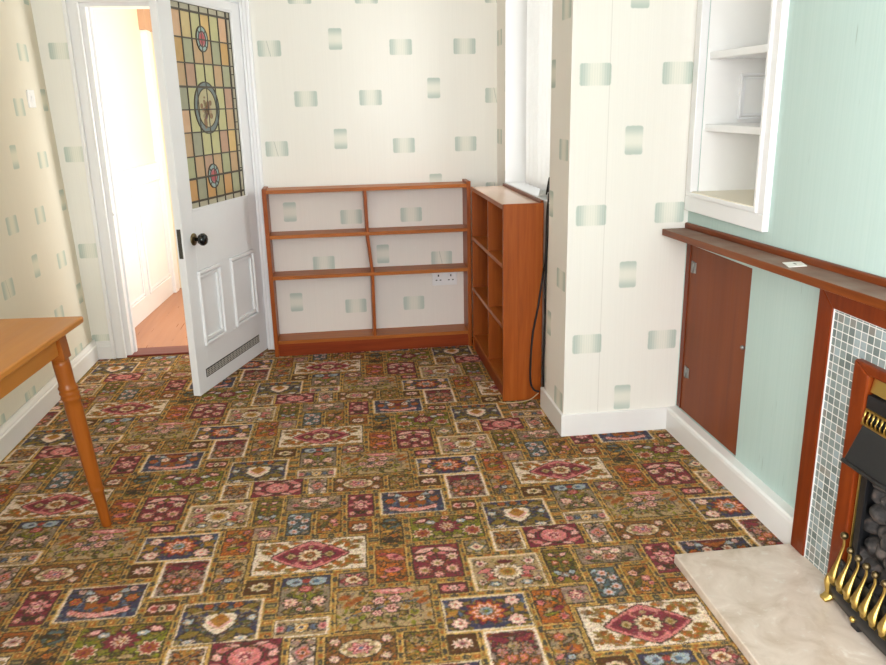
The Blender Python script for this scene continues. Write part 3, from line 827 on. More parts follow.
# bead round the glass
for (a, b_, c, d) in ((gx0, gx0+.012, gz0, gz1), (gx1-.012, gx1, gz0, gz1), (gx0, gx1, gz0, gz0+.012), (gx0, gx1, gz1-.010, gz1)):
    lf.box((a, -.012, c), (b_, -.001, d), .003)
lf.build('leaf', MAT['gloss_white'], door)
for (a, b_) in ((gx0+.002, .370), (.488, gx1+.012)):
    moulding(MB(), a, b_, .239, .618, -.010, .040, .022, 0, 1).build('panel_moulding', MAT['gloss_white'], door)

GC = dict(peach=(232, 186, 144), pale=(226, 204, 140), yg=(208, 210, 150), amb=(216, 168, 88), yel=(232, 196, 116), grey=(160, 166, 142), gg=(172, 180, 144), tan=(206, 168, 122), pink=(196, 150, 126), ora=(214, 156, 84), grn=(176, 186, 140), cl=(196, 192, 172), oli=(172, 164, 116),
          ring=(92, 116, 128), med=(212, 202, 150), lb=(150, 194, 204), red=(206, 54, 74), pk=(196, 110, 130), brn=(132, 84, 50), plum=(120, 70, 90))
GM = {k: stained('glass_'+k, tuple(a*.62+b_*.38 for a, b_ in zip(v, (236, 230, 206)))) for k, v in GC.items()}
names = list(GC); gi = {k: i for i, k in enumerate(names)}
rows = [1.824, 1.703, 1.591, 1.483, 1.378, 1.272, 1.160, 1.056, .948]
cols = [.692, .600, .508, .416, .324, .232, .140]
tab = ['peach pale yg yel yg peach', 'amb gg tan tan gg amb', 'tan pink yg yg tan gg', 'grey yg yg yg yg pink', 'peach yg yg yg yg tan', 'tan grey yg yg pink yel', 'grn tan pink tan grn tan', 'ora grey ora oli ora gg']
pan = MB()
def piece(x0, x1, z0, z1, k): pan.box((x0, -.020, z0), (x1, -.016, z1), 0, gi[k])
for r in range(8):
    for c, k in enumerate(tab[r].split()):
        piece(cols[c+1], cols[c], rows[r+1], rows[r], k)
for c in range(6):
    piece(cols[c+1], cols[c], 1.824, 1.857, 'cl'); piece(cols[c+1], cols[c], .912, .948, 'cl')
zz = [.912, .948, 1.07, 1.19, 1.31, 1.43, 1.55, 1.68, 1.824, 1.857]
for i in range(9): piece(.097, .140, zz[i], zz[i+1], 'cl')
def disk(mb, cx, cz, r0, r1, y0, y1, mi, n=40, asp=1.0, a0=0.0, a1=2*PI):
    """ring or sector of glass in the plane of the panel"""
    b = bmesh.new(); P = []
    full = abs(a1-a0-2*PI) < 1e-6
    N = n if full else max(4, int(n*(a1-a0)/(2*PI)))
    for k in range(N+(0 if full else 1)):
        t = a0 + (a1-a0)*k/N
        row = []
        for (r, y) in ((r0, y0), (r1, y0), (r1, y1), (r0, y1)):
            row.append(b.verts.new((cx+r*math.cos(t), y, cz+r*asp*math.sin(t))))
        P.append(row)
    for k in range(N):
        A, B = P[k], P[(k+1) % len(P)]
        for j in range(4):
            b.faces.new([A[j], A[(j+1) % 4], B[(j+1) % 4], B[j]])
    if not full:
        b.faces.new(P[0]); b.faces.new(P[-1][::-1])
    bmesh.ops.recalc_face_normals(b, faces=b.faces[:])
    mb._join(b, mi)
MC = (.428, 1.385); RO = [(.412, 1.706), (.428, 1.054)]
disk(pan, *MC, .092, .122, -.0205, -.0135, gi['ring']); disk(pan, *MC, .0005, .093, -.0205, -.0135, gi['med'])
# soft brown spray painted on the centre roundel
rg = random.Random(4)
for k in range(34):
    a = rg.uniform(0, 2*PI); q = rg.uniform(0, .066)
    cx = MC[0]+q*math.cos(a)*.8 + .006; cz = MC[1]-.012+q*math.sin(a)*1.05
    disk(pan, cx, cz, .0003, rg.uniform(.007, .018), -.0140, -.0128, gi[rg.choice(['brn', 'tan', 'plum', 'pink', 'brn', 'oli'])], 10, rg.uniform(.6, 1.8))
for (cx, cz) in RO:
    disk(pan, cx, cz, .034, .054, -.0205, -.0135, gi['lb'], 32, 1.06); disk(pan, cx, cz, .0005, .034, -.0205, -.0133, gi['pk'], 28, 1.06)
    disk(pan, cx, cz, .0003, .024, -.0140, -.0126, gi['red'], 20, 1.1); 
sg = pan.build('stained_glass', [GM[k] for k in names], door)
came = MB()
def bar(x0, z0, x1, z1, w=.0050, t=.0036):
    a = Vector((x0, 0, z0)); b_ = Vector((x1, 0, z1)); d = (b_-a).normalized(); nn = Vector((-d.z, 0, d.x))*w/2
    vs = []
    for y in (-.0225, -.0115):
        for s in (a-nn, a+nn, b_+nn, b_-nn): vs.append((s.x, y, s.z))
    came.faces(vs, [(0, 1, 2, 3), (7, 6, 5, 4), (0, 4, 5, 1), (1, 5, 6, 2), (2, 6, 7, 3), (3, 7, 4, 0)])
for z in rows: bar(.098, z, .696, z, .0095 if z in (1.824, .948, 1.483, 1.056) else .0058)
bar(.098, 1.856, .696, 1.856, .006); bar(.098, .914, .696, .914, .006)
for x in cols: bar(x, .912, x, 1.857, .0055)
bar(.140, .912, .140, 1.857, .012); bar(.099, .912, .099, 1.857, .005)
for z in zz[2:-1]: bar(.098, z, .140, z)
sl = came.build('lead_came', MAT['lead'], sg)
rc = MB()
disk(rc, *MC, .1195, .1245, -.0225, -.0110, 0); disk(rc, *MC, .0905, .0945, -.0225, -.0110, 0)
for (cx, cz) in RO:
    disk(rc, cx, cz, .0525, .0575, -.0225, -.0110, 0, 32, 1.06); disk(rc, cx, cz, .0325, .0362, -.0225, -.0110, 0, 28, 1.06)
    for a in (PI/4, 3*PI/4, 5*PI/4, 7*PI/4):
        c, s = math.cos(a), math.sin(a)*1.06
        vs = []
        n2 = (-math.sin(a)*.0017, math.cos(a)*.0017)
        for y in (-.0225, -.0110):
            for (r, q) in ((.034, -1), (.034, 1), (.055, 1), (.055, -1)): vs.append((cx+r*c+q*n2[0], y, cz+r*s+q*n2[1]))
        rc.faces(vs, [(0, 1, 2, 3), (7, 6, 5, 4), (0, 4, 5, 1), (1, 5, 6, 2), (2, 6, 7, 3), (3, 7, 4, 0)])
rc.build('roundel_came', MAT['lead'], sg)

RY = Matrix.Rotation(-PI/2, 4, 'X')                     # lathe axis z -> +y
for side in (1,):
    M = Matrix.Translation((.716, 0 if side > 0 else -DT, .778)) @ (Matrix.Rotation(-PI/2*side, 4, 'X'))
    kn = MB().lathe([(.0, -.001), (.030, -.001), (.030, .003), (.024, .007), (.012, .009), (.0, .010)], M, 28).build('knob_rose', MAT['old_brass'], door)
    MB().lathe([(.009, .006), (.0085, .022), (.012, .026), (.023, .032), (.030, .044), (.030, .054), (.023, .064), (.010, .069), (0, .0695)], M, 28).build('door_knob', MAT['black_gloss'], door)
MB().box((DW-.001, -.029, .700), (DW+.002, -.009, .840), .001).box((DW, -.025, .775), (DW+.008, -.013, .800), .002).build('lock_plate', MAT['iron'], door)
for z in (.28, 1.62):
    MB().box((-.004, -.002, z-.045), (.020, .0015, z+.045), .0008).tube([(-.003, .004, z-.05), (-.003, .004, z+.05)], .0055).build('hinge', MAT['gloss_white'], door)
# pierced draught grille near the foot of the door
gr = MB().box((.108, -.001, .080), (.734, .0022, .124), .001, 0)
for k in range(6):
    a = .108+.004+k*.1037; b_ = a+.0985
    for j in range(4):
        z = .0865+j*.0088
        gr.box((a, .0015, z), (b_, .0036, z+.0038), .0005, 1)
    for t in range(4): gr.box((a+t*(b_-a-.004)/3, .0015, .084), (a+t*(b_-a-.004)/3+.004, .0036, .120), .0005, 1)
gr.build('grille', [MAT['slot'], MAT['grille_grey']], door)

# ------------------------------------------------------------------ alcove window
w = thing('window_1', None, None, (XW, 3.84, .95)); w['kind'] = 'structure'
def wb(lo, hi, bev=.004): return MB().box(lo, hi, bev)
WX0, WX1 = XW+.150, XW+.205
f = MB()
f.box((WX0, 3.375, 1.005), (WX1, 3.43, 2.095), .004).box((WX0, 4.32, 1.005), (WX1, 4.375, 2.095), .004).box((WX0, 3.375, .95), (WX1, 4.375, 1.005), .004).box((WX0, 3.375, 2.095), (WX1, 4.375, 2.15), .004).box((WX0, 3.855, 1.005), (WX1, 3.895, 2.095), .004)
f.build('window_frame', MAT['gloss_white'], w, (XW, 3.84, .95))
for (a, b_) in ((3.427, 3.858), (3.892, 4.323)):
    MB().box((WX0+.022, a, 1.0), (WX0+.028, b_, 2.10)).build('pane', MAT['pane'], w, (XW, 3.84, .95))
MB().box((XW-.004, 3.377, .944), (XW+.16, 4.373, .956), .003).build('window_sill', MAT['gloss_white'], w, (XW, 3.84, .95))
lin_ = MB().box((XW-.002, 4.370, .95), (XW+.15, 4.376, 2.15)).box((XW+.012, 3.374, .95), (XW+.15, 3.381, 2.15)).build('reveal', MAT['matt_white'], w, (XW, 3.84, .95))

def wavy(name, mat, parent, y0, y1, z0, z1, x, amp, waves, ny=60, nz=24, crumple=.0, seed=1):
    rg = random.Random(seed); ph = [rg.uniform(0, 6) for _ in range(6)]
    vs = []; fs = []
    for j in range(nz+1):
        for i in range(ny+1):
            u = i/ny; v = j/nz
            xx = x + amp*math.sin(u*waves*2*PI+ph[0]+.5*math.sin(v*3+ph[1])) + crumple*(math.sin(v*17+u*9+ph[2])+math.sin(v*31-u*14+ph[3]))*.5
            yy = y0+(y1-y0)*u + crumple*math.sin(v*13+u*5+ph[4])
            vs.append((xx, yy, z0+(z1-z0)*v + crumple*.4*math.sin(u*23+ph[5])))
    for j in range(nz):
        for i in range(ny):
            a = j*(ny+1)+i; fs.append((a, a+1, a+ny+2, a+ny+1))
    o = MB().faces(vs, fs, 0, True).build(name, mat, parent)
    sm = o.modifiers.new('t', 'SOLIDIFY'); sm.thickness = .0012
    return o
o = wavy('net_curtain', MAT['net'], None, 3.395, 4.02, .985, 2.13, XW+.030, .007, 8, seed=3)
tag(o, 'narrow white net curtain hanging inside the alcove window', 'curtain')
# loose white sheeting gathered on the sill by the cables
sh = MB(); rg = random.Random(12)
vs = []; fs = []
N = 26
for j in range(N+1):
    for i in range(N+1):
        u, v = i/N, j/N
        h = .016 + .030*math.exp(-((u-.25)**2+(v-.4)**2)*9) + .012*math.sin(u*19+v*7)*math.sin(v*15-u*4) + .008*math.sin(u*37+v*29)
        e = min(u, 1-u, v, 1-v)
        if e < .06: h *= e/.06
        vs.append((XW+.012+.100*v+.008*math.sin(u*14), 3.400+.30*u+.012*math.sin(v*11), .958+max(h, .001)))
for j in range(N):
    for i in range(N):
        a = j*(N+1)+i; fs.append((a, a+1, a+N+2, a+N+1))
o = sh.faces(vs, fs, 0, True).build('plastic_sheet', MAT['sheet'])
o.modifiers.new('t', 'SOLIDIFY').thickness = .001
tag(o, 'crumpled white plastic sheet lying on the alcove window sill', 'plastic sheet')

# ------------------------------------------------------------------ bookcases
bk = thing('bookcase', 'low wide mahogany bookcase against the papered back wall', 'bookcase', (.172, 4.51, 0))
O = (.172, 4.51, 0)
def part(mb, name, mat, par, off, **k): return mb.build(name, mat, par, off, **k)
YF, YK = 4.426, 4.585
part(MB().box((-.4035, YF, 0), (-.3805, YK, .956), .002), 'side_panel', MAT['mahogany'], bk, O)
part(MB().box((.722, YF, 0), (.745, YK, .962), .002), 'side_panel', MAT['mahogany'], bk, O)
part(MB().box((-.381, YF+.002, .928), (.7225, YK, .948), .002), 'top_shelf', MAT['mahogany_x'], bk, O)
for z in (.690, .459, .084):
    zt = .020
    part(MB().box((-.381, YF+.003, z-zt/2), (.7225, YK, z+zt/2), .002), 'shelf', MAT['mahogany_x'], bk, O)
part(MB().box((-.381, YF+.012, 0), (.7225, YF+.030, .0745), .001), 'plinth', MAT['plinth'], bk, O)
def post(x0, x1, z0, z1):
    hw = .0085
    return MB().prism([(x0-hw, z0), (x0+hw, z0), (x1+hw, z1), (x1-hw, z1)], 'y', YF+.004, YK, .0015)
part(post(.158, .154, .699, .929), 'divider', MAT['mahogany'], bk, O)
part(post(.176, .157, .468, .681), 'divider', MAT['mahogany'], bk, O)
part(post(.174, .176, .093, .450), 'divider', MAT['mahogany'], bk, O)
part(MB().box((-.381, YK-.002, .0), (.7225, YK+.006, .930)), 'back_panel', MAT['paper_case'], bk, O, label='back panel covered in green-block wallpaper')

b2 = thing('bookcase', 'tall-ended mahogany bookcase under the alcove window, with a bright reflection coloured into its top', 'bookcase', (.83, 3.93, 0))
O2 = (.83, 3.93, 0)
EX = .923
part(MB().box((.736, 3.499, 0), (EX, 3.519, .943), .0015), 'end_panel', MAT['mahogany'], b2, O2)
part(MB().box((.738, 4.345, 0), (EX, 4.365, .936), .0015), 'end_panel', MAT['mahogany'], b2, O2)
MAT['top_reflection'] = plain('painted_top_reflection', (226, 196, 176), .25, var=.04)  # overexposed reflection on the bookcase top, painted as its colour
part(MB().box((.737, 3.519, .921), (EX, 4.366, .938), .0015), 'top_board', MAT['top_reflection'], b2, O2, label='top board coloured pale as a bright reflection')
part(MB().box((.7355, 3.519, .918), (.7420, 4.366, .9385), .001), 'edge_lipping', MAT['mahogany_y'], b2, O2)
for z in (.655, .364, .080):
    part(MB().box((.738, 3.518, z-.010), (EX, 4.346, z+.010), .0015), 'shelf', MAT['mahogany_y'], b2, O2)
part(MB().box((.739, 3.880, .090), (EX, 3.898, .921), .001), 'divider', MAT['mahogany'], b2, O2)
part(MB().box((.746, 3.518, 0), (.760, 4.346, .071), .001), 'plinth', MAT['plinth'], b2, O2)
part(MB().box((EX-.002, 3.519, .0), (EX+.004, 4.346, .921)), 'back_panel', MAT['mahogany'], b2, O2)
part(MB().box((EX-.010, 3.52, .936), (EX+.004, 4.36, .952), .001), 'upstand', MAT['surround_y'], b2, O2)

# double socket on the back panel
so = thing('double_socket', 'white double power socket low on the wall inside the long bookcase', 'socket', (.607, 4.583, .385))
O3 = (.607, 4.583, .385)
part(MB().box((.533, 4.572, .342), (.681, 4.583, .428), .003), 'face_plate', MAT['plastic'], so, O3)
for cx in (.570, .644):
    part(MB().box((cx-.004, 4.5705, .395), (cx+.004, 4.5725, .407)).box((cx-.017, 4.5705, .371), (cx-.007, 4.5725, .377)).box((cx+.007, 4.5705, .371), (cx+.017, 4.5725, .377)), 'pin_holes', MAT['slot'], so, O3)
    part(MB().box((cx-.005+(.026 if cx > .6 else -.026), 4.5685, .392), (cx+.005+(.026 if cx > .6 else -.026), 4.5725, .410), .001), 'rocker', MAT['plastic'], so, O3)

# light switch on the left wall
xs_ = XL+(4.355-3)*.014-1.446*.030
ls = thing('light_switch', 'small white light switch on the papered left wall', 'light switch', (xs_, 4.355, 1.446))
O4 = (xs_, 4.355, 1.446)
part(MB().box((xs_-.002, 4.312, 1.403), (xs_+.009, 4.398, 1.489), .003), 'face_plate', MAT['plastic'], ls, O4)
part(MB().box((xs_+.008, 4.345, 1.432), (xs_+.013, 4.365, 1.460), .0015), 'rocker', MAT['plastic'], ls, O4)

# cables hanging down the end of the bookcase
def P3(l): return [Vector(p) for p in l]
def smooth(pts, k=8):
    pts = P3(pts); out = []
    for i in range(len(pts)-1):
        p0 = pts[max(i-1, 0)]; p1 = pts[i]; p2 = pts[i+1]; p3 = pts[min(i+2, len(pts)-1)]
        for j in range(k):
            t = j/k
            out.append(.5*((2*p1)+(p2-p0)*t+(2*p0-5*p1+4*p2-p3)*t*t+(3*p1-p0-3*p2+p3)*t**3))
    return out+[pts[-1]]
o = MB().tube(smooth([(.951, 3.56, .975), (.945, 3.50, 1.045), (.936, 3.455, 1.05), (.934, 3.448, .99), (.930, 3.470, .90), (.928, 3.475, .70), (.921, 3.488, .62), (.899, 3.490, .46), (.876, 3.491, .33), (.868, 3.491, .20), (.868, 3.491, .10), (.884, 3.489, .055), (.910, 3.484, .045)]), .0048, 8).build('power_cable', MAT['cable'])
tag(o, 'black cable bowing out across the end panel of the tall-ended bookcase', 'cable')
o = MB().tube(smooth([(.958, 3.54, .975), (.940, 3.475, 1.02), (.930, 3.440, .965), (.928, 3.450, .80), (.926, 3.462, .62), (.928, 3.468, .40), (.924, 3.470, .20), (.926, 3.470, .08), (.918, 3.46, .05)]), .0055, 8).build('power_cable', MAT['cable'])
tag(o, 'black cable hanging straight down between bookcase and papered pier', 'cable')
o = MB().tube(smooth([(.905, 3.478, .040), (.86, 3.470, .012), (.80, 3.465, .005), (.745, 3.470, .004), (.715, 3.49, .004)]), .0025, 8).build('thin_wire', MAT['wire'])
tag(o, 'thin beige wire lying on the carpet at the foot of the end panel', 'wire')

# ------------------------------------------------------------------ table
TA = math.radians(-94.0)                          # long side runs toward the viewer
tb = thing('dining_table', 'varnished pine table with turned legs beside the left wall', 'table', (-.835, 2.612, 0), math.radians(-4.0))
# local: origin under the far right corner; x to the left is negative, y toward the viewer negative
TL, TW, TZ = 1.15, .55, .747
top = MB().box((-TW, -TL, TZ-.022), (0, 0, TZ), .006, seg=3)
top.build('tabletop', MAT['pine'], tb)
ins = .062
for nm, lo, hi in (('a', (-ins-.020, -TL+ins, .640), (-ins, -ins-.01, TZ-.021)), ('b', (-TW+ins, -TL+ins, .640), (-TW+ins+.02, -ins-.01, TZ-.021))):
    MB().box(lo, hi, .002).build('apron', MAT['pine'], tb)
for y in (-ins, -TL+ins+.02):
    MB().box((-TW+ins, y-.02, .640), (-ins, y, TZ-.021), .002).build('apron', MAT['pine_leg'], tb)
prof = [(0, 0), (.0150, 0), (.0165, .006), (.0205, .135), (.0240, .141), (.0245, .147), (.0215, .153), (.0225, .16), (.0255, .30), (.0280, .45), (.0270, .478),
        (.0300, .482), (.0310, .488), (.0280, .494), (.0300, .499), (.0315, .505), (.0280, .511), (.0295, .516), (.0310, .522), (.0270, .529), (.0255, .54), (.0270, .60), (.0255, .626), (0, .626)]
for (lx, ly) in ((-.078, -.060), (-TW+.080, -.060), (-.078, -TL+.08), (-TW+.08, -TL+.08)):
    sx = 1 if lx > -.3 else -1; sy = 1 if ly > -.5 else -1
    M = Matrix.Translation((lx, ly, .70)) @ Matrix(((1, 0, -.085*sx, 0), (0, 1, -.055*sy, 0), (0, 0, 1, 0), (0, 0, 0, 1))) @ Matrix.Translation((0, 0, -.70))
    m = MB().lathe(prof, M, 24)
    m.box((-.027, -.027, .622), (.027, .027, TZ-.021), .003, 0, M)
    m.build('leg', MAT['pine_leg'], tb)

# ------------------------------------------------------------------ alcove shelves in the right wall (niche)
nc = thing('wall_niche', 'white framed shelf niche let into the green wall above the mantel', 'wall niche', (XR, 2.74, .95))
O5 = (XR, 2.74, .95)
y0, y1, z0, z1 = NICHE
fr = MB(); FT = .022
bd = .016
fr.box((XR-FT, 2.441, z0-bd), (XR+.004, y0-bd, 2.06), .003).box((XR-FT, y1+bd, z0-bd), (XR+.004, 3.046, 2.06), .003).box((XR-FT, 2.441, .953), (XR+.004, 3.046, z0-bd), .003)
fr.box((XR-FT-.008, y0-bd, z0), (XR+.004, y0, 2.06), .003).box((XR-FT-.008, y1, z0), (XR+.004, y1+bd, 2.06), .003).box((XR-FT-.008, y0-bd, z0-bd), (XR+.004, y1+bd, z0), .003)
fr.box((XR-FT-.001, y0, z1), (XR+.004, y1, 2.06), .003)
part(fr, 'frame', MAT['gloss_white'], nc, O5)
ND = XR+.26
part(MB().box((XR+.003, y1-.002, z0+.003), (ND, y1+.012, z1)).box((XR+.003, y0-.012, z0+.003), (ND, y0+.002, z1)).box((ND-.004, y0+.002, z0+.003), (ND+.01, y1-.002, z1-.002)).box((XR+.003, y0+.002, z1-.002), (ND-.004, y1-.002, z1+.01)), 'lining', MAT['matt_white'], nc, O5)
MAT['cream_shelf'] = plain('cream_shelf', (238, 232, 214), .5, var=.03)
part(MB().box((XR-.026, y0+.0005, z0-.010), (ND-.005, y1-.0025, z0+.004), .002), 'sill', MAT['cream_shelf'], nc, O5, label='cream sill board')
for z in (1.536, 1.274):
    part(MB().box((XR+.012, y0+.001, z-.013), (ND, y1-.001, z+.013), .003), 'shelf', MAT['gloss_white'], nc, O5)
mm = MB()
X0, X1, Z0, Z1 = 1.545, 1.662, 1.302, 1.470
for (o_, d) in ((0, .012), (.012, .007)):
    for lo, hi in (((X0+o_, 0, Z0+o_+.009), (X0+o_+.009, 0, Z1-o_-.009)), ((X1-o_-.009, 0, Z0+o_+.009), (X1-o_, 0, Z1-o_-.009)), ((X0+o_, 0, Z0+o_), (X1-o_, 0, Z0+o_+.009)), ((X0+o_, 0, Z1-o_-.009), (X1-o_, 0, Z1-o_))):
        mm.box((lo[0], y1-.002-d, lo[2]), (hi[0], y1-.001, hi[2]), .002)
part(mm, 'panel_moulding', MAT['gloss_white'], nc, O5)

# ------------------------------------------------------------------ brown hatch, mantel shelf, card
ht = thing('cupboard_door', 'plain brown wooden cupboard door under the mantel shelf, beside the pier', 'cupboard door', (XR, 2.76, .125))
O6 = (XR, 2.76, .125)
part(MB().box((XR+.006, 2.520, .106), (XR+.022, 3.016, .815), .0015), 'door_panel', MAT['hatch'], ht, O6)
part(MB().box((XR+.002, 3.016, .106), (XR+.024, 3.0505, .815), .002), 'hanging_stile', MAT['surround'], ht, O6)
for z in (.728, .281):
    part(MB().box((XR+.0035, 2.958, z-.022), (XR+.0075, 2.978, z+.022), .001).box((XR+.0030, 2.981, z-.024), (XR+.0075, 3.000, z+.024), .001).tube([(XR+.003, 2.980, z-.024), (XR+.003, 2.980, z+.024)], .0035), 'hinge', MAT['steel'], ht, O6, label='dull metal butt hinge')
part(MB().ball((XR-.004, 2.531, .527), .008).tube([(XR-.002, 2.531, .527), (XR+.008, 2.531, .527)], .004), 'knob', MAT['steel'], ht, O6)

ms = thing('mantel_shelf', 'long dusty mahogany mantel shelf along the green wall', 'mantel shelf', (XR, 1.9, .90))
O7 = (XR, 1.9, .90)
MF = 1.293
def mz(y): return .880 + (3.04-y)*.0205
def slab(xa, xb, ya, yb, dz0, dz1, bev):
    b = bmesh.new()
    V = [b.verts.new((x, y, mz(y)+d)) for (x, y, d) in ((xa, ya, dz0), (xb, ya, dz0), (xb, yb, dz0), (xa, yb, dz0), (xa, ya, dz1), (xb, ya, dz1), (xb, yb, dz1), (xa, yb, dz1))]
    for f in ((0, 1, 2, 3), (4, 5, 6, 7), (0, 1, 5, 4), (1, 2, 6, 5), (2, 3, 7, 6), (3, 0, 4, 7)): b.faces.new([V[i] for i in f])
    bmesh.ops.recalc_face_normals(b, faces=b.faces[:])
    bmesh.ops.bevel(b, geom=b.edges[:], offset=bev, segments=2, profile=.5, affect='EDGES')
    m = MB(); m._join(b); return m
def dusty():
    nt = NT('dusty_mahogany'); w = nt.world()
    x, y, z = nt.pos()
    g = nt.n('NewGeometry'); s = nt.n('SeparateXYZ'); nt.l(g.outputs['Normal'], s.inputs[0])
    f = nt.noise(nt.mapped(w, (30, 1.4, 30)), 1.0, 4, .6)
    col = nt.ramp(f, [(.25, lin((84, 36, 8))), (.5, lin((122, 60, 18))), (.8, lin((144, 78, 28)))])
    d = nt.noise(w, 9, 4)
    up = X(nt, s.outputs[2]).smooth(.6, .95)
    dust = nt.mix(d, lin((128, 110, 98)), lin((158, 144, 134)))
    col = nt.mix((up*(d*.7+.30)).clamp(), col, dust)         # dust lies on the level surface
    nt.bsdf(col, up*.35+.35, spec=.2)
    return nt.m
MAT['dusty'] = dusty()
part(slab(MF, XR, .55, 3.040, -.026, 0, .003), 'shelf_board', MAT['dusty'], ms, O7)
part(slab(XR-.016, XR+.0, .55, 3.046, -.002, .022, .005), 'upstand', MAT['surround_y'], ms, O7)
cz = mz(2.17)
cd = MB().prism([(1.3275, 2.208), (1.389, 2.212), (1.3705, 2.147), (1.3105, 2.143)], 'z', cz+.0005, cz+.0025, 0, 0)
cd.prism([(1.349, 2.190), (1.3565, 2.1905), (1.352, 2.170), (1.345, 2.1695)], 'z', cz+.0024, cz+.0030, 0, 1)
o = cd.build('paper_card', [plain('white_card', (240, 238, 232), .6, var=.02), plain('grey_print', (150, 146, 138), .6)])
tag(o, 'small white card lying on the dusty mantel shelf', 'card')

# ------------------------------------------------------------------ fireplace
HZ = .030
o = MB().box((.972, .95, 0), (XR+.02, 2.052, HZ), .004).build('hearth_slab', MAT['marble'])
tag(o, 'polished cream marble hearth slab on the carpet before the fireplace', 'hearth')
YC = 1.49
fs = thing('fireplace_surround', 'mahogany fireplace surround inlaid with grey mosaic tiles', 'fireplace', (XR, YC, HZ))
O8 = (XR, YC, HZ)
FX = 1.349
OUT, TO, TI, IN = 2.043, 1.974, 1.839, 1.777             # outer edge, tile edges, opening edge (far side)
def mir(y): return 2*YC-y
fm = MB()
def frame(mb, yo, yi, zo, zi, x0, x1, bev):
    """three-sided frame with mitred corners, on the hearth"""
    for s in (1, -1):
        m = (lambda y: y) if s > 0 else mir
        b = bmesh.new()
        q = [(m(yo), HZ), (m(yi), HZ), (m(yi), zi), (m(yo), zo)]
        V0 = [b.verts.new((x0, a, c)) for a, c in q]; V1 = [b.verts.new((x1, a, c)) for a, c in q]
        b.faces.new(V0); b.faces.new(V1)
        for i in range(4): b.faces.new([V0[i], V0[(i+1) % 4], V1[(i+1) % 4], V1[i]])
        bmesh.ops.recalc_face_normals(b, faces=b.faces[:])
        bmesh.ops.bevel(b, geom=b.edges[:], offset=bev, segments=3, profile=.5, affect='EDGES')
        mb._join(b)
    b = bmesh.new()
    q = [(yo, zo), (yi, zi), (mir(yi), zi), (mir(yo), zo)]
    V0 = [b.verts.new((x0, a, c)) for a, c in q]; V1 = [b.verts.new((x1, a, c)) for a, c in q]
    b.faces.new(V0); b.faces.new(V1)
    for i in range(4): b.faces.new([V0[i], V0[(i+1) % 4], V1[(i+1) % 4], V1[i]])
    bmesh.ops.recalc_face_normals(b, faces=b.faces[:])
    bmesh.ops.bevel(b, geom=b.edges[:], offset=bev, segments=3, profile=.5, affect='EDGES')
    mb._join(b)
frame(fm, OUT, TO, .872, .814, FX, XR-.001, .004)
part(fm, 'outer_frame', MAT['surround'], fs, O8)
tm = MB()
tm.prism([(TO+.002, HZ), (TO+.002, .817), (mir(TO)-.002, .817), (mir(TO)-.002, HZ), (mir(TI)+.004, HZ), (mir(TI)+.004, .706), (TI-.004, .706), (TI-.004, HZ)], 'x', FX+.008, XR-.002)
part(tm, 'tile_panel', MAT['tile'], fs, O8)
te = MB()
for y in (TO-.003, mir(TO)): te.box((FX+.005, y, HZ), (FX+.012, y+.003, .815))
te.box((FX+.005, mir(TO)+.003, .812), (FX+.012, TO-.003, .815))
part(te, 'edge_trim', MAT['plastic'], fs, O8)
im = MB()
frame(im, TI, IN, .712, .684, FX-.012, XR+.01, .006)
part(im, 'inner_frame', MAT['surround'], fs, O8)

fi = thing('gas_fire', 'black coal effect gas fire with brass louvres and fret', 'fire', (XR, YC, HZ))
YI = IN-.003
def fp(mb, name, mat, **k): return part(mb, name, mat, fi, O8, **k)
# firebox
fb = MB()
fb.box((XR+.15, mir(YI), HZ), (XR+.17, YI, .66)).box((XR-.03, YI-.010, HZ), (XR+.16, YI, .66)).box((XR-.03, mir(YI), HZ), (XR+.16, mir(YI)+.010, .66)).box((XR-.03, mir(YI), .65), (XR+.16, YI, .66)).box((XR-.03, mir(YI), HZ), (XR+.16, YI, HZ+.02))
fp(fb, 'firebox', MAT['black'])
fp(MB().prism([(FX+.008, .690), (FX+.016, .690), (FX+.006, .640), (FX-.002, .640)], 'y', mir(YI), YI, .001), 'brass_plate', MAT['brass'])
fp(MB().box((FX-.010, mir(YI)+.002, .597), (XR, YI-.002, .635), .004), 'top_band', MAT['black'])
lv = MB()
n = 34
lv.box((FX-.009, mir(YI)+.002, .590), (FX-.004, YI-.002, .596)).box((FX-.018, mir(YI)+.002, .553), (FX-.010, YI-.002, .559))
for k in range(n):
    y = mir(YI)+.008 + (YI-mir(YI)-.016)*k/(n-1)
    lv.tube([(FX-.006, y+.005, .592), (FX-.012, y+.002, .582), (FX-.016, y, .570), (FX-.015, y, .558)], .0034, 6)
fp(lv, 'louvre_grille', MAT['brass'])
fp(MB().box((FX+.004, mir(YI)+.002, .550), (FX+.010, YI-.002, .592)), 'louvre_backing', MAT['black'])
# sloping canopy
cp = MB().prism([(XR, .556), (FX-.016, .556), (1.291, .462), (1.291, .452), (1.300, .452), (FX+.02, .53), (XR, .53)], 'y', mir(YI)+.010, YI-.010, .002)
fp(cp, 'canopy', MAT['black'])
fp(MB().tube([(1.289, mir(YI)+.008, .456), (1.289, YI-.008, .456)], .006), 'canopy_lip', MAT['black'])
for s in (1, -1):
    m = (lambda y: y) if s > 0 else mir
    a, b_ = sorted((m(YI-.006), m(YI-.003)))
    fp(MB().box((FX-.003, a, HZ), (FX+.004, b_, .55), .001), 'brass_strip', MAT['brass'])
    a, b_ = sorted((m(YI-.030), m(YI-.006)))
    fp(MB().box((FX+.002, a, HZ), (FX+.012, b_, .55), .001), 'side_strip', MAT['black'])
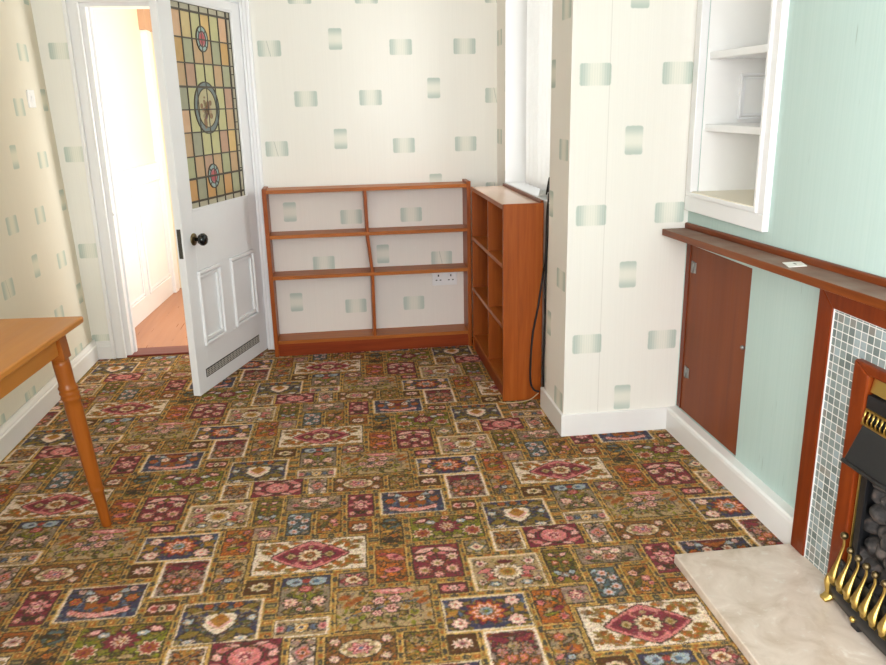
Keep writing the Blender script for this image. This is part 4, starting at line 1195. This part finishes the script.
# coals
rg = random.Random(7)
def coal(c, r):
    b = bmesh.new()
    bmesh.ops.create_icosphere(b, subdivisions=3, radius=1)
    ph = [Vector((rg.uniform(-1, 1), rg.uniform(-1, 1), rg.uniform(-1, 1))).normalized() for _ in range(9)]
    s = (r*rg.uniform(.8, 1.1), r*rg.uniform(.9, 1.4), r*rg.uniform(.7, 1.0))
    for v in b.verts:
        d = 1.0
        for p in ph: d = min(d, .80/max(.3, v.co.dot(p)) if v.co.dot(p) > .3 else 9)
        v.co = Vector((c[0]+v.co.x*d*s[0], c[1]+v.co.y*d*s[1], c[2]+v.co.z*d*s[2]))
    m = MB(); m._join(b, 0, True)
    return m
fp(MB().prism([(FX+.03, .05), (XR+.15, .05), (XR+.15, .45), (FX+.07, .45)], 'y', mir(YI)+.012, YI-.012), 'coal_bed', MAT['black'])
for i in range(11):
    for j in range(8):
        y = mir(YI)+.018+(YI-mir(YI)-.036)*(i+(.5 if j % 2 else 0))/10.5
        fp(coal((FX+.026+.006*j+rg.uniform(-.010, .010), y+rg.uniform(-.012, .012), .115+.047*j+rg.uniform(-.010, .010)), rg.uniform(.026, .036)), 'coal', MAT['coal'])
# fret: bar, curled brass tongues, feet
def fxx(y): return 1.306-.020*(1-((y-YC)/.28)**2)            # bowed out to the front
ys = [YC+.272-.544*k/28 for k in range(29)]
fp(MB().tube([(fxx(y), y, .074) for y in ys], 1.0, sec=[(-.010, -.020), (.010, -.020), (.012, .0), (.010, .020), (-.010, .020), (-.012, 0)]), 'fret_bar', MAT['black'])
fp(MB().tube([(fxx(y)+.016, y, .128) for y in ys], 1.0, sec=[(-.004, -.028), (.004, -.028), (.004, .028), (-.004, .028)]), 'fret_backing', MAT['black'])
nb = 14
for k in range(nb):
    y = YC+.245-.490*k/(nb-1); x = fxx(y); big = k in (0, nb-1)
    h = .034 if big else .012
    pts = smooth([(x-.004, y, .092), (x-.017, y, .112), (x-.018, y, .132), (x-.006, y, .165+h*.5), (x+.002, y, .190+h*.8), (x, y, .205+h)], 5)
    rad = []
    for i in range(len(pts)):
        t = i/(len(pts)-1)
        rad.append(.0042+.0095*math.exp(-((t-.30)/.20)**2))
    m = MB().tube(pts, rad, sec=[(-.34, -1.0), (-.34, 1.0), (.34, 1.0), (.34, -1.0)])
    t = fp(m, 'fret_tongue', MAT['brass'])
    part(MB().ball((x, y, .212+h), .0098 if not big else .0108), 'finial', MAT['old_brass'], t, O8, label='dark bronze ball finial')
for s in (1, -1):
    m = (lambda y: y) if s > 0 else mir
    y = m(YC+.272)
    pts = smooth([(1.300, y, .110), (1.296, y, .092), (1.302, y, .070), (1.304, y, .052), (1.294, y, .040), (1.280, y, .0355)], 5)
    fp(MB().tube(pts, [.012+.004*math.sin(i/(len(pts)-1)*PI) for i in range(len(pts))], sec=[(-1.0, -.35), (1.0, -.35), (1.0, .35), (-1.0, .35)]), 'brass_foot', MAT['brass'])
    y = m(YC+.14)
    fp(MB().ball((fxx(y)-.012, y, .062), .0085), 'control_knob', MAT['brass'])
    fp(MB().box((fxx(y)-.006, y-.016, HZ+.001), (fxx(y)+.02, y+.016, .058), .004), 'bar_foot', MAT['black'])

# ------------------------------------------------------------------ added windows, unseen behind the viewer, invented to light the room
w = thing('added_window_2', None, None, (.12, YREAR, .75)); w['kind'] = 'structure'
f = MB()
ya, yb = YREAR-.16, YREAR-.10
for (a, b_) in ((-.9, -.84), (1.09, 1.15), (.10, .15)): f.box((a, ya, .75), (b_, yb, 2.2), .004)
f.box((-.9, ya, .75), (1.15, yb, .81), .004).box((-.9, ya, 2.14), (1.15, yb, 2.2), .004)
f.build('window_frame', MAT['gloss_white'], w, (.12, YREAR, .75))
for (a, b_) in ((-.842, .102), (.148, 1.092)): MB().box((a, yb-.032, .808), (b_, yb-.026, 2.142)).build('pane', MAT['pane'], w, (.12, YREAR, .75))

w = thing('added_window_3', None, None, (XL-.1, -.65, .75)); w['kind'] = 'structure'  # second invented window, unseen, added to light the room from the left
f = MB(); xa, xb = XL-.20, XL-.14
f.box((xa, -1.15, .80), (xb, -1.09, 2.09), .004).box((xa, 0.39, .80), (xb, .45, 2.09), .004).box((xa, -1.15, .75), (xb, .45, .80), .004).box((xa, -1.15, 2.09), (xb, .45, 2.15), .004).box((xa, -.38, .80), (xb, -.33, 2.09), .004)
f.build('window_frame', MAT['gloss_white'], w, (XL-.1, -.65, .75))
for (a, b_) in ((-1.092, -.378), (-.332, .392)): MB().box((xb-.032, a, .798), (xb-.026, b_, 2.092)).build('pane', MAT['pane'], w, (XL-.1, -.65, .75))

# ------------------------------------------------------------------ light
def area(name, loc, rot, sx, sy, power, col):
    l = bpy.data.lights.new(name, 'AREA'); l.shape = 'RECTANGLE'; l.size = sx; l.size_y = sy
    l.energy = power; l.color = col
    o = bpy.data.objects.new(name, l); C.objects.link(o); o.location = loc; o.rotation_euler = rot
    return o
area('added_light_rear', (-.12, YREAR-.32, 1.60), (math.radians(84), 0, math.radians(-4)), 2.0, 1.5, 165, (.965, .975, 1))     # added room light, set at the invented rear window
area('daylight_alcove', (XW+.34, 3.82, 1.60), (0, math.radians(90), 0), 1.2, .95, 15, (1, 1, 1))
area('daylight_hall', (.20, 5.10, 1.15), (0, math.radians(90), 0), .9, .7, 26, (1, .98, .95))
area('added_light_left', (XL-.36, -.38, 1.58), (0, math.radians(-84), 0), 1.4, 1.6, 165, (.975, .98, 1))    # added side light, set at the invented left window
W = bpy.data.worlds.new('World'); bpy.context.scene.world = W
W.use_nodes = True
W.node_tree.nodes['Background'].inputs[0].default_value = (.95, .98, 1, 1)
W.node_tree.nodes['Background'].inputs[1].default_value = 2.0

# ------------------------------------------------------------------ camera
cam = bpy.data.cameras.new('camera'); co = bpy.data.objects.new('camera', cam); C.objects.link(co)
yaw, pitch, roll = 0.1284, 0.28214, -0.02073
fw = Vector((math.sin(yaw)*math.cos(pitch), math.cos(yaw)*math.cos(pitch), -math.sin(pitch)))
rt = Vector((math.cos(yaw), -math.sin(yaw), 0)); up = rt.cross(fw)
r2 = rt*math.cos(roll)+up*math.sin(roll); u2 = -rt*math.sin(roll)+up*math.cos(roll)
co.matrix_world = Matrix(((r2.x, u2.x, -fw.x, 0), (r2.y, u2.y, -fw.y, 0), (r2.z, u2.z, -fw.z, 1.3853), (0, 0, 0, 1)))
cam.sensor_fit = 'HORIZONTAL'; cam.sensor_width = 36; cam.lens = 791.813/886*36
cam.clip_start = .02
S = bpy.context.scene
S.camera = co
S.view_settings.view_transform = 'Standard'; S.view_settings.look = 'None'
S.view_settings.gamma = 1; S.view_settings.use_curve_mapping = False
S.view_settings.exposure = 0.14
S.cycles.max_bounces = 10; S.cycles.diffuse_bounces = 6
